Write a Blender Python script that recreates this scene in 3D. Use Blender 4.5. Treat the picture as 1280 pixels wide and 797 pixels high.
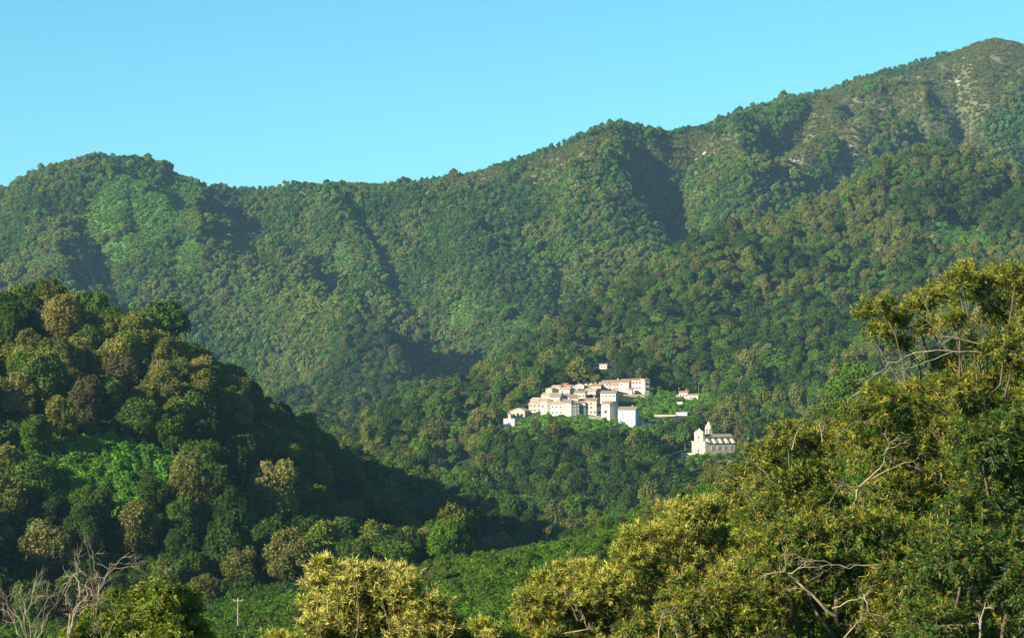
import bpy, math, random
import numpy as np
R = math.radians
for o in list(bpy.data.objects): bpy.data.objects.remove(o)
SC = bpy.context.scene
COL = SC.collection
# ---------------------------------------------------------------- camera, sky, sun, exposure
K = 0.443 / 1280.0            # tangent per photograph pixel
HV = 470.0                    # eye level row in the photograph
cam_d = bpy.data.cameras.new('camera'); cam = bpy.data.objects.new('camera', cam_d); COL.objects.link(cam)
cam_d.sensor_width = 36.0; cam_d.lens = 36.0 / 0.443
cam_d.shift_y = (HV - 398.5) / 1280.0
cam_d.clip_start = 0.3; cam_d.clip_end = 30000
cam.location = (0, 0, 0); cam.rotation_euler = (R(90), 0, 0)
SC.camera = cam
SUN_EL, SUN_AZ = 21.5, 51.0   # azimuth: degrees to the left of straight behind the camera
sx, sy = -math.sin(R(SUN_AZ)), -math.cos(R(SUN_AZ))
sun_dir = np.array([sx*math.cos(R(SUN_EL)), sy*math.cos(R(SUN_EL)), math.sin(R(SUN_EL))])
sd = bpy.data.lights.new('sun', 'SUN'); sun = bpy.data.objects.new('sun', sd); COL.objects.link(sun)
sd.energy = 4.9; sd.angle = R(0.5); sd.color = (1.0, 0.88, 0.66)
import mathutils
sun.rotation_euler = mathutils.Vector(sun_dir).to_track_quat('Z', 'Y').to_euler()
sun.location = (-300, -300, 300)
W = bpy.data.worlds.new('World'); SC.world = W; W.use_nodes = True
nt = W.node_tree; nt.nodes.clear()
wo = nt.nodes.new('ShaderNodeOutputWorld'); bg = nt.nodes.new('ShaderNodeBackground')
sk = nt.nodes.new('ShaderNodeTexSky'); sk.sky_type = 'NISHITA'; sk.sun_disc = False
sk.sun_elevation = R(SUN_EL); sk.sun_rotation = math.atan2(sx, sy)
sk.altitude = 500; sk.air_density = 1.0; sk.dust_density = 0.3; sk.ozone_density = 1.0
mx = nt.nodes.new('ShaderNodeMix'); mx.data_type = 'RGBA'; mx.blend_type = 'MULTIPLY'
mx.inputs[0].default_value = 1.0; mx.inputs[7].default_value = (0.52, 1.19, 1.36, 1)
nt.links.new(sk.outputs[0], mx.inputs[6]); nt.links.new(mx.outputs[2], bg.inputs[0])
bg.inputs[1].default_value = 0.0455
nt.links.new(bg.outputs[0], wo.inputs[0])
SC.view_settings.view_transform = 'Standard'; SC.view_settings.look = 'None'
SC.view_settings.exposure = 1.43; SC.view_settings.gamma = 1.0
SC.view_settings.use_curve_mapping = False
SC.cycles.use_denoising = True
SC.cycles.max_bounces = 5; SC.cycles.diffuse_bounces = 2; SC.cycles.glossy_bounces = 1
SC.cycles.transmission_bounces = 2; SC.cycles.volume_bounces = 0; SC.cycles.transparent_max_bounces = 4

# ---------------------------------------------------------------- helpers
def smooth1(a, s, axis):
    if s <= 0: return a
    r = int(3*s)+1; k = np.exp(-0.5*(np.arange(-r, r+1)/s)**2); k /= k.sum()
    pad = [(0,0)]*a.ndim; pad[axis] = (r, r)
    ap = np.pad(a, pad, mode='edge'); out = np.zeros_like(a)
    for i, w in enumerate(k):
        sl = [slice(None)]*a.ndim; sl[axis] = slice(i, i+a.shape[axis]); out += w*ap[tuple(sl)]
    return out
class Noise:
    def __init__(s, seed): s.t = np.random.RandomState(seed).rand(256, 256)
    def __call__(s, x, y):
        xi = np.floor(x).astype(int); yi = np.floor(y).astype(int); fx = x-xi; fy = y-yi
        fx = fx*fx*(3-2*fx); fy = fy*fy*(3-2*fy); t = s.t
        a = t[xi & 255, yi & 255]; b = t[(xi+1) & 255, yi & 255]; c = t[xi & 255, (yi+1) & 255]; d = t[(xi+1) & 255, (yi+1) & 255]
        return (a*(1-fx)+b*fx)*(1-fy)+(c*(1-fx)+d*fx)*fy
def fbm(n, x, y, o=4):
    s = 0; a = 1; tot = 0
    for i in range(o):
        s = s + a*n(x*2**i+i*17.3, y*2**i+i*9.1); tot += a; a *= .5
    return s/tot
def mesh_np(name, V, F, mats=(), attrs=None, mi=None, smooth=False):
    V = np.asarray(V, dtype=np.float32); F = np.asarray(F, dtype=np.int32)
    me = bpy.data.meshes.new(name)
    me.vertices.add(len(V)); me.vertices.foreach_set('co', V.ravel())
    n = F.shape[1]
    me.loops.add(F.size); me.loops.foreach_set('vertex_index', F.ravel())
    me.polygons.add(len(F)); me.polygons.foreach_set('loop_start', np.arange(0, F.size, n, dtype=np.int32))
    me.update(calc_edges=True)
    for m in mats: me.materials.append(m)
    if mi is not None: me.polygons.foreach_set('material_index', np.asarray(mi, dtype=np.int32))
    me.polygons.foreach_set('use_smooth', np.full(len(F), bool(smooth)))
    for k, (dom, a) in (attrs or {}).items():
        a = np.asarray(a, dtype=np.float32)
        if a.ndim == 1: at = me.attributes.new(k, 'FLOAT', dom); at.data.foreach_set('value', a)
        else: at = me.attributes.new(k, 'FLOAT_COLOR', dom); at.data.foreach_set('color', a.ravel())
    return me
def link(name, data, parent=None, loc=(0,0,0), label=None, cat=None, group=None, kind=None):
    o = bpy.data.objects.new(name, data); COL.objects.link(o); o.location = [float(c) for c in loc]
    if parent: o.parent = parent
    if label: o['label'] = label
    if cat: o['category'] = cat
    if group: o['group'] = group
    if kind: o['kind'] = kind
    return o
def copy_tree(o, parent=None):
    kids = [c for c in KIDS.get(o.name, [])]
    c = o.copy(); COL.objects.link(c); c.parent = parent
    for ch in kids: copy_tree(ch, c)
    return c
KIDS = {}
def px(u, v, Y): return np.array([(u-640)*K*Y, Y, (HV-v)*K*Y])

# ---------------------------------------------------------------- materials
def new_mat(name):
    m = bpy.data.materials.new(name); m.use_nodes = True; t = m.node_tree; t.nodes.clear()
    return m, t, t.nodes.new('ShaderNodeOutputMaterial')
def N(t, ty, **kw):
    n = t.nodes.new(ty)
    for k, v in kw.items(): setattr(n, k, v)
    return n
def leaf_mat(name, source='object', fixed=(.08,.12,.03), alt=(.30,.26,.08), rough=.7, trans=.22, spec=.1):
    m, t, out = new_mat(name)
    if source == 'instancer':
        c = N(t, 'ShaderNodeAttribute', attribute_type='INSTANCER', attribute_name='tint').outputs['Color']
    elif source == 'object': c = N(t, 'ShaderNodeObjectInfo').outputs['Color']
    else:
        r = N(t, 'ShaderNodeRGB'); r.outputs[0].default_value = (*fixed, 1); c = r.outputs[0]
    va = N(t, 'ShaderNodeAttribute', attribute_name='var').outputs['Fac']
    mr = N(t, 'ShaderNodeMapRange'); t.links.new(va, mr.inputs[0]); mr.inputs[3].default_value = .55; mr.inputs[4].default_value = 1.45
    mu = N(t, 'ShaderNodeVectorMath', operation='SCALE'); t.links.new(c, mu.inputs[0]); t.links.new(mr.outputs[0], mu.inputs['Scale'])
    ca = N(t, 'ShaderNodeAttribute', attribute_name='cat').outputs['Fac']
    mxx = N(t, 'ShaderNodeMix', data_type='RGBA'); t.links.new(ca, mxx.inputs[0]); t.links.new(mu.outputs[0], mxx.inputs[6]); mxx.inputs[7].default_value = (*alt, 1)
    p = N(t, 'ShaderNodeBsdfPrincipled'); t.links.new(mxx.outputs[2], p.inputs['Base Color']); p.inputs['Roughness'].default_value = rough
    p.inputs['Specular IOR Level'].default_value = spec
    tr = N(t, 'ShaderNodeBsdfTranslucent')
    g = N(t, 'ShaderNodeMix', data_type='RGBA', blend_type='MULTIPLY'); g.inputs[0].default_value = 1; t.links.new(mxx.outputs[2], g.inputs[6]); g.inputs[7].default_value = (1.1, 1.35, .5, 1)
    t.links.new(g.outputs[2], tr.inputs[0])
    ms = N(t, 'ShaderNodeMixShader'); ms.inputs[0].default_value = trans
    t.links.new(p.outputs[0], ms.inputs[1]); t.links.new(tr.outputs[0], ms.inputs[2]); t.links.new(ms.outputs[0], out.inputs[0])
    return m
def noise_mat(name, c1, c2, scale=3.0, rough=.85, bump=0.0, c3=None, detail=6, streak=None):
    m, t, out = new_mat(name)
    tc = N(t, 'ShaderNodeTexCoord'); nz = N(t, 'ShaderNodeTexNoise'); nz.inputs['Scale'].default_value = scale; nz.inputs['Detail'].default_value = detail
    mp = N(t, 'ShaderNodeMapping')
    if streak: mp.inputs['Scale'].default_value = streak
    t.links.new(tc.outputs['Object'], mp.inputs[0]); t.links.new(mp.outputs[0], nz.inputs['Vector'])
    cr = N(t, 'ShaderNodeValToRGB'); cr.color_ramp.elements[0].position = .3; cr.color_ramp.elements[1].position = .7
    cr.color_ramp.elements[0].color = (*c1, 1); cr.color_ramp.elements[1].color = (*c2, 1)
    if c3: e = cr.color_ramp.elements.new(.5); e.color = (*c3, 1)
    t.links.new(nz.outputs[0], cr.inputs[0])
    p = N(t, 'ShaderNodeBsdfPrincipled'); p.inputs['Roughness'].default_value = rough; p.inputs['Specular IOR Level'].default_value = .25
    t.links.new(cr.outputs[0], p.inputs['Base Color'])
    if bump:
        b = N(t, 'ShaderNodeBump'); b.inputs['Strength'].default_value = bump; b.inputs['Distance'].default_value = .1
        t.links.new(nz.outputs[0], b.inputs['Height']); t.links.new(b.outputs[0], p.inputs['Normal'])
    t.links.new(p.outputs[0], out.inputs[0])
    return m
M_far = leaf_mat('forest_leaves', 'instancer', alt=(.15,.15,.045))
M_obj = leaf_mat('tree_leaves', 'object', alt=(.23,.21,.055))
M_chest = leaf_mat('chestnut_leaves', 'object', alt=(.46,.26,.04), trans=.35, rough=.5, spec=.3)
M_catkin = leaf_mat('chestnut_catkins', 'object', alt=(.46,.28,.05), trans=.3)
M_bark = noise_mat('bark', (.06,.045,.03), (.16,.125,.09), 6, .9, .4, streak=(1,1,.3))
M_pale = noise_mat('weathered_dead_wood', (.15,.12,.08), (.36,.30,.21), 5, .8, .3, streak=(1,1,.3))
M_brown = noise_mat('brown_twig', (.14,.085,.055), (.26,.17,.11), 5, .85)

# ---------------------------------------------------------------- the terrain
US = np.concatenate([np.arange(-3200, -300, 60), np.arange(-300, 1580, 5.0), np.arange(1580, 4500, 60)])
Y0, Y1, NY = 3.0, 5200.0, 470
YS = Y0*(Y1/Y0)**(np.arange(NY)/(NY-1.0)); LS = math.log(Y1/Y0)/(NY-1)
def ip(u, pts): a = np.array(pts, float); return np.interp(u, a[:,0], a[:,1])
U = US
z_at = lambda v, Y: (HV-v)*K*Y
prof = []   # list of (Y(u), z(u))
one = np.ones_like(U)
prof.append((3*one, -1.75*one))
prof.append((12*one, -2.6*one))
zr = ip(U, [(-3200,-16),(100,-18.5),(640,-17.5),(900,-14.5),(1100,-12),(1280,-10),(1600,-8),(4500,-4)])
prof.append((62*one, zr))
prof.append((90*one, zr-1.0))
zd = ip(U, [(-3200,-24),(0,-33),(640,-30),(850,-25),(1000,-19),(1280,-12),(1600,-8),(4500,0)])
prof.append((170*one, zd))
Yc = ip(U, [(-3200,420),(200,420),(600,450),(800,430),(1000,370),(1280,270),(1600,240),(4500,200)])
vc = ip(U, [(-3200,850),(0,850),(200,835),(270,800),(330,772),(400,745),(450,735),(520,718),(600,700),(700,676),(745,664),(800,640),(850,620),(900,600),(930,580),(1000,545),(1060,505),(1100,495),(1180,475),(1280,455),(1600,430),(4500,400)])
prof.append((Yc-60, z_at(vc, Yc)-4.5))
prof.append((Yc, z_at(vc, Yc)))
zb = ip(U, [(-3200,-50),(200,-50),(300,-45),(400,-47),(450,-51),(500,-56),(560,-64),(640,-76),(700,-78),(800,-72),(900,-68),(1280,-40),(4500,-20)])
prof.append((ip(U, [(-3200,470),(300,500),(400,525),(450,590),(500,660),(600,750),(640,770),(700,700),(800,600),(1280,480),(4500,480)]), zb))
# left hill crest
Yl = ip(U, [(-3200,650),(200,640),(380,655),(440,700),(500,765),(600,850),(660,880),(760,800),(4500,750)])
vl = ip(U, [(-3200,410),(-200,410),(0,415),(60,413),(120,432),(200,456),(240,474),(300,514),(360,556),(420,602),(480,652),(540,684),(600,706),(660,728),(760,790),(900,790),(1280,640),(4500,600)])
prof.append((Yl-70, z_at(vl, Yl)-ip(U, [(-3200,19),(330,19),(400,14),(560,8),(660,3),(4500,0)])))
prof.append((Yl, z_at(vl, Yl)))
prof.append((np.maximum(830, Yl+60), ip(U, [(-3200,14),(150,8),(250,-12),(330,-32),(400,-46),(480,-64),(560,-78),(760,-86),(900,-78),(1280,-50),(4500,-20)])))  # left part: unseen back of the hill, raised to shade the valley
prof.append((1000*one, ip(U, [(-3200,8),(150,2),(250,-16),(330,-38),(400,-56),(480,-74),(560,-78),(760,-68),(900,-58),(1280,-35),(4500,-10)])))  # left part carries on the unseen raised mass that shades the valley
prof.append((1210*one, z_at(ip(U, [(-3200,470),(0,475),(200,480),(300,530),(350,575),(440,592),(520,572),(600,570),(660,563),(700,560),(760,562),(800,568),(850,573),(900,570),(1000,540),(1280,500),(4500,450)]), 1210)))
prof.append((1290*one, z_at(ip(U, [(-3200,560),(0,620),(400,590),(440,568),(520,542),(600,540),(640,534),(690,519),(740,521),(800,531),(850,526),(900,534),(1000,515),(1280,470),(4500,420)]), 1290)))
prof.append((1390*one, z_at(ip(U, [(-3200,560),(0,620),(400,590),(440,555),(480,535),(520,520),(560,508),(600,505),(640,500),(690,488),(740,486),(800,492),(850,496),(900,490),(1000,470),(1280,430),(4500,380)]), 1390)))
Y3 = ip(U, [(-3200,1500),(440,1450),(560,1500),(640,1580),(760,1760),(900,1880),(1170,2100),(1280,2150),(4500,2400)])
v3 = ip(U, [(-3200,560),(0,620),(400,590),(440,555),(480,530),(520,510),(560,494),(600,487),(640,458),(700,414),(760,382),(820,346),(860,318),(900,304),(980,294),(1050,260),(1100,228),(1140,206),(1170,199),(1220,214),(1280,236),(1400,250),(4500,260)])
prof.append((Y3, z_at(v3, Y3)))
Y3b = Y3+ip(U, [(-3200,250),(440,250),(640,330),(900,330),(1280,380),(4500,400)])
z3b = ip(U, [(-3200,-40),(200,-60),(440,-50),(560,-42),(640,-10),(760,10),(900,60),(1100,95),(1280,112),(4500,110)])
prof.append((Y3b, z3b))
sky = [(-3200,300),(-300,290),(-60,262),(0,242),(30,225),(65,211),(90,203),(125,194),(150,200),(175,200),(205,207),(225,216),(245,221),(258,233),(300,235),(345,233),(400,229),(425,227),(470,229),(520,226),(560,220),(600,212),(650,197),(690,183),(720,173),(745,161),(775,152),(800,157),(830,166),(860,162),(900,150),(950,131),(1000,119),(1050,104),(1095,90),(1150,75),(1200,59),(1225,48),(1245,45),(1270,50),(1300,60),(1400,95),(1600,120),(4500,200)]
Y4 = ip(U, [(-3200,2660),(130,2680),(245,2700),(300,2790),(560,2800),(700,2740),(770,2680),(900,2830),(1100,2990),(1250,3080),(4500,3200)])
v4 = ip(U, sky)+ip(U, [(-3200,5),(250,5),(300,1.5),(620,1.5),(760,4),(900,2),(4500,2)])
zc4 = z_at(v4, Y4)
Yf = np.maximum(Y3b+70, ip(U, [(-3200,2100),(440,2120),(600,2150),(760,2190),(4500,2300)]))
zf = np.where(Yf > Y3b+75, np.maximum(z3b, ip(U, [(-3200,-70),(300,-55),(440,-35),(560,-30),(640,-8),(760,12),(4500,100)])), z3b+8)
prof.append((Yf, zf)); fr = .5
prof.append((Yf+(Y4-Yf)*fr, zf+(zc4-zf)*ip(U, [(-3200,.5),(300,.54),(700,.48),(1280,.5),(4500,.5)])))
prof.append((Y4, zc4))
prof.append((Y4+500, zc4-150)); prof.append((5300*one, zc4-500))
PY = np.array([p[0] for p in prof]); PZ = np.array([p[1] for p in prof])
Z = np.zeros((len(U), NY))
for i in range(len(U)): Z[i] = np.interp(YS, PY[:,i], PZ[:,i])
Z = smooth1(Z, 1.6, 1); 
mid = slice(0, len(U)); Zs = smooth1(Z, 1.2, 0); Z = Zs
XX = (U[:,None]-640)*K*YS[None,:]; YY = np.repeat(YS[None,:], len(U), 0)
# spurs and gullies on the big mountain
def seg_dist(X, Y, pts):
    best = np.full(X.shape, 1e9); sg = np.zeros(X.shape); par = np.zeros(X.shape); n = len(pts)-1
    for i in range(n):
        a = pts[i]; b = pts[i+1]; d = b-a; L = (d**2).sum()
        t = np.clip(((X-a[0])*d[0]+(Y-a[1])*d[1])/L, 0, 1)
        qx = X-(a[0]+t*d[0]); qy = Y-(a[1]+t*d[1]); q = np.hypot(qx, qy)
        m = q < best; best = np.where(m, q, best); par = np.where(m, (i+t)/n, par)
        sg = np.where(m, np.sign(d[0]*qy-d[1]*qx), sg)
    return best, par, sg
spurs = [([(170,2740),(300,2400),(430,2080),(530,1830)], 72, 42),
         ([(90,2700),(60,2400),(20,2100)], 24, 45),
         ([(225,2850),(330,2620),(470,2330)], 36, 36),
         ([(775,3030),(745,2800),(700,2450),(660,2120)], 34, 50),
         ([(470,3200),(530,2850),(600,2450),(640,2150)], 34, 45),
         ([(870,3200),(920,2900),(940,2500)], 40, 42),
         ([(320,3200),(400,2900),(490,2550)], 26, 45),
         ([(1240,3560),(1130,3150),(1000,2800),(880,2450)], 50, 55),
         ([(1040,3380),(1000,3150),(960,2850)], 30, 48)]
MY = lambda Y: 2150+(Y-2000)*.53
for pts, h, w in spurs:
    pts = [(u, MY(Y)) for u, Y in pts]; h = h*1.25
    P = [np.array([(u-640)*K*Y, Y]) for u, Y in pts]
    d, t, s = seg_dist(XX, YY, P)
    wob = fbm(NW, XX/160, YY/160, 3) if 'NW' in globals() else 0
    Z += h*np.exp(-d/w)*np.clip(t/.45, 0, 1)**1.6*np.clip((1.06-t)*3, 0, 1)
# gullies (negative) on the village ridge
for pts, h, w in [([(1210,2020),(1150,1750),(1060,1500)], 22, 50), ([(980,1800),(900,1600),(860,1440)], 14, 45),
                  ([(800,1700),(760,1550)], 10, 40), ([(540,1380),(540,1200),(600,1000)], 12, 40), ([(1290,1900),(1270,1600)], 16, 60)]:
    P = [np.array([(u-640)*K*Y, Y]) for u, Y in pts]
    d, t, s = seg_dist(XX, YY, P); Z -= h*np.exp(-(d/w)**2)*np.clip(t*3, 0, 1)
N1, N2 = Noise(3), Noise(8)
wx = XX+70*(fbm(N2, XX/300, YY/300, 2)-.5); wy = YY+70*(fbm(N2, XX/300+40, YY/300, 2)-.5)
wx = wx+.35*(wy-2600)*np.clip((YY-1900)/300, 0, 1)
rid = 1-np.abs(2*fbm(N1, wx/125, wy/230, 4)-1)*2.5
amp = np.interp(YY, [0,300,800,1500,2000,2600,5200], [0,.6,2.2,7,17,23,23])
cd = np.minimum(np.abs(YY-Y4[:,None])/170, 1); cd3 = np.minimum(np.abs(YY-Y3[:,None])/140, 1)
vil = 1-np.exp(-((XX-40)/110.)**2-((YY-1330)/110.)**2)
Z += amp*(rid-.4)*(.18+.82*cd)*(.3+.7*cd3)*(.15+.85*vil)
Z += np.interp(YY, [0,300,1500,2600,5200], [0,.3,1.2,3.0,3.0])*(fbm(N2, XX/28, YY/28, 3)-.5)*2*(.3+.7*cd)*(.15+.85*vil)
UI = np.arange(len(U))
def tz(x, y):
    x = np.asarray(x, float); y = np.asarray(y, float)
    u = 640+x/(K*y); iu = np.interp(u, U, UI); iy = np.clip(np.log(np.maximum(y, Y0)/Y0)/LS, 0, NY-1.001)
    iu = np.clip(iu, 0, len(U)-1.001); a = iu.astype(int); b = iy.astype(int); fa = iu-a; fb = iy-b
    return (Z[a,b]*(1-fa)+Z[a+1,b]*fa)*(1-fb)+(Z[a,b+1]*(1-fa)+Z[a+1,b+1]*fa)*fb
def hit(u, v, ya=900, yb=5000):
    y = np.arange(ya, yb, 1.0); x = (u-640)*K*y; z = tz(x, y); r = (HV-v)*K*y
    i = np.nonzero(z >= r)[0]
    yy = y[i[0]] if len(i) else yb
    return np.array([(u-640)*K*yy, yy, float(tz((u-640)*K*yy, yy))])
def uv(x, y, z): return 640+x/(K*y), HV-z/(K*y)
# where the open, bright bracken slopes and the bare maquis with rock lie (photo position -> place on the hills)
def ell(u, v, lst):
    m = np.full_like(u, -3.0)
    for cu, cv, ru, rv, ang in lst:
        c, s = math.cos(R(ang)), math.sin(R(ang)); du = u-cu; dv = v-cv
        a = (du*c+dv*s)/ru; b = (-du*s+dv*c)/rv; m = np.maximum(m, 1-(a*a+b*b))
    return m
CLR4 = [(140,268,60,32,-55),(208,255,60,26,-35),(160,315,44,18,-30),(60,330,30,8,-10),(580,400,18,26,20),(880,290,10,30,10),(650,410,20,12,0),(430,330,18,22,0),(300,300,12,26,-10),(235,330,16,26,10),(395,228,60,7,0)]
CLR3 = [(700,532,85,13,-4),(805,540,40,10,0),(885,578,36,9,0),(825,500,30,20,0),(1205,305,46,30,10),(1110,350,22,12,0),(592,532,58,17,-20),(560,600,34,14,20),(855,503,48,13,0),(690,545,20,8,0),(740,545,40,9,0),(640,640,36,12,-20),(860,600,22,8,0),(795,520,30,6,0),(530,560,25,10,-20)]
CLR2 = [(130,600,115,58,4),(400,650,40,14,0),(290,640,30,22,0),(350,690,60,14,0),(500,690,110,16,0),(230,590,22,22,0)]
BARE = [(1150,120,230,30,-20),(1190,130,120,46,-62),(1020,170,110,30,-50),(705,200,70,14,-24),(860,190,60,22,-10),(960,300,190,13,-26),(1250,70,60,22,0),(1060,210,110,18,-60),(600,225,60,12,-10),(420,232,90,6,0)]
# small side spurs and gullies that catch the low sun
rid2 = 1-np.abs(2*fbm(Noise(31), wx/62+3, wy/120, 3)-1)*2.4
Z += np.interp(YY, [0,900,1300,2000,2600,5200], [0,0,4,9,15,15])*(rid2-.3)*(.12+.88*cd)*(.3+.7*cd3)*(.1+.9*vil)
for pts, h, w in [([(350,2800),(430,2400),(560,2030)], 55, 36), ([(785,3030),(840,2700),(880,2350)], 34, 30), ([(400,3080),(480,2650),(590,2150)], 34, 34), ([(275,3000),(330,2750)], 24, 30), ([(640,3000),(690,2600),(700,2300)], 14, 26), ([(900,3300),(860,2950),(840,2600)], 26, 32), ([(1000,3400),(1010,3100),(940,2750)], 26, 34), ([(1190,3600),(1200,3200)], 24, 34), ([(100,2780),(150,2400),(230,2100)], 26, 32)]:
    P = [np.array([(u-640)*K*MY(Y), MY(Y)]) for u, Y in pts]
    d, t, s = seg_dist(XX, YY, P); Z -= 1.6*h*np.exp(-d/(w*.8))*np.clip(t*2.2, 0, 1)
# hold the two crest lines where the photograph has them
tgt4 = ip(U, sky)+ip(U, [(-3200,6),(250,6),(290,2.5),(640,2.5),(740,5),(900,4),(4500,3)])
w4 = np.clip((YY-(Yf+.1*(Y4-Yf))[:,None])/(.7*(Y4-Yf))[:,None], 0, 1); w4 = w4*w4*(3-2*w4)
w3 = np.exp(-((YY-Y3[:,None])/120.)**2)*(U > 430)[:,None]
for it in range(4):
    va = HV-Z/(K*YY); v4a = np.where(YY > (Yf+100)[:,None], va, 9e3).min(1); dv = v4a-tgt4; Z += (smooth1(dv, 1.0, 0)[:,None])*K*YY*w4
    m3 = np.abs(YY-Y3[:,None]) < 200; v3a = np.where(m3, va, 9e3).min(1); Z += (smooth1(np.where(U > 430, v3a-(v3-ip(U, [(800,2),(950,8),(1280,9)])), 0), 1.5, 0)[:,None])*K*YY*w3
N5 = Noise(55)
def masks(x, y, z):
    u, v = uv(x, y, z); n = (fbm(N5, x/35, y/60, 3)-.5)*1.6
    c4 = (ell(u, v, CLR4)+n)*(y > 2000); c3 = (ell(u, v, CLR3)+n*.8)*((y > 1000) & (y < 2150)); c2 = (ell(u, v, CLR2)+n*.5)*(y < 720)*(y > 440)
    clr = np.clip(np.maximum(np.maximum(c4, c3), c2)*3, 0, 1)
    bare = np.clip((ell(u, v, BARE)+n*1.2)*2.2, 0, 1)*(y > 2150)
    return clr, bare
clrM, bareM = masks(XX, YY, Z)
V = np.stack([XX, YY, Z], -1).reshape(-1, 3)
nu = len(U); a = (np.arange(nu-1)[:,None]*NY+np.arange(NY-1)[None,:]).ravel()
F = np.stack([a, a+NY, a+NY+1, a+1], 1)
def ground_mat():
    m, t, out = new_mat('hill_ground')
    tc = N(t, 'ShaderNodeTexCoord')
    def nz(sc, det=5):
        n = N(t, 'ShaderNodeTexNoise'); n.inputs['Scale'].default_value = sc; n.inputs['Detail'].default_value = det; t.links.new(tc.outputs['Object'], n.inputs['Vector']); return n.outputs[0]
    def ramp(f, a, b, ca, cb):
        r = N(t, 'ShaderNodeValToRGB'); r.color_ramp.elements[0].position = a; r.color_ramp.elements[1].position = b
        r.color_ramp.elements[0].color = (*ca, 1); r.color_ramp.elements[1].color = (*cb, 1); t.links.new(f, r.inputs[0]); return r.outputs[0]
    def mix(f, c1, c2):
        x = N(t, 'ShaderNodeMix', data_type='RGBA'); t.links.new(f, x.inputs[0]); t.links.new(c1, x.inputs[6]); t.links.new(c2, x.inputs[7]); return x.outputs[2]
    forest = ramp(nz(.08), .35, .65, (.02,.028,.012), (.035,.05,.018))
    fern = ramp(nz(.12), .3, .7, (.035,.095,.015), (.07,.15,.03))
    heath = ramp(nz(.06), .35, .65, (.07,.09,.035), (.15,.14,.07))
    rock = ramp(nz(.3), .3, .7, (.22,.19,.15), (.42,.37,.30))
    clr = N(t, 'ShaderNodeAttribute', attribute_name='clr').outputs['Fac']; bare = N(t, 'ShaderNodeAttribute', attribute_name='bare').outputs['Fac']
    c = mix(clr, forest, fern); c = mix(bare, c, heath)
    rn = N(t, 'ShaderNodeValToRGB'); rn.color_ramp.elements[0].position = .60; rn.color_ramp.elements[1].position = .66; t.links.new(nz(.035, 8), rn.inputs[0])
    mm = N(t, 'ShaderNodeMath', operation='MULTIPLY'); t.links.new(rn.outputs[0], mm.inputs[0]); t.links.new(bare, mm.inputs[1])
    c = mix(mm.outputs[0], c, rock)
    p = N(t, 'ShaderNodeBsdfPrincipled'); p.inputs['Roughness'].default_value = .95; p.inputs['Specular IOR Level'].default_value = .1
    t.links.new(c, p.inputs['Base Color'])
    b = N(t, 'ShaderNodeBump'); b.inputs['Strength'].default_value = .6; b.inputs['Distance'].default_value = 2.0
    t.links.new(nz(.25, 6), b.inputs['Height']); t.links.new(b.outputs[0], p.inputs['Normal'])
    t.links.new(p.outputs[0], out.inputs[0]); return m
M_ground = ground_mat()
gm = mesh_np('ground', V, F, [M_ground], {'clr': ('POINT', clrM.ravel()), 'bare': ('POINT', bareM.ravel())}, smooth=True)
link('ground', gm, kind='structure')
# the viewpoint terrace the photographer stands on
tv = []; 
for i in range(21):
    for j in range(13): tv.append((-300+30*i, -300+25*j+ (20 if j == 12 else 0), -2.6-(3 if j == 12 else 0)))
tf = [(i*13+j, (i+1)*13+j, (i+1)*13+j+1, i*13+j+1) for i in range(20) for j in range(12)]
link('viewpoint_ground', mesh_np('viewpoint_ground', tv, tf, [M_ground], {'clr': ('POINT', np.ones(len(tv))), 'bare': ('POINT', np.zeros(len(tv)))}), kind='structure')

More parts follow.
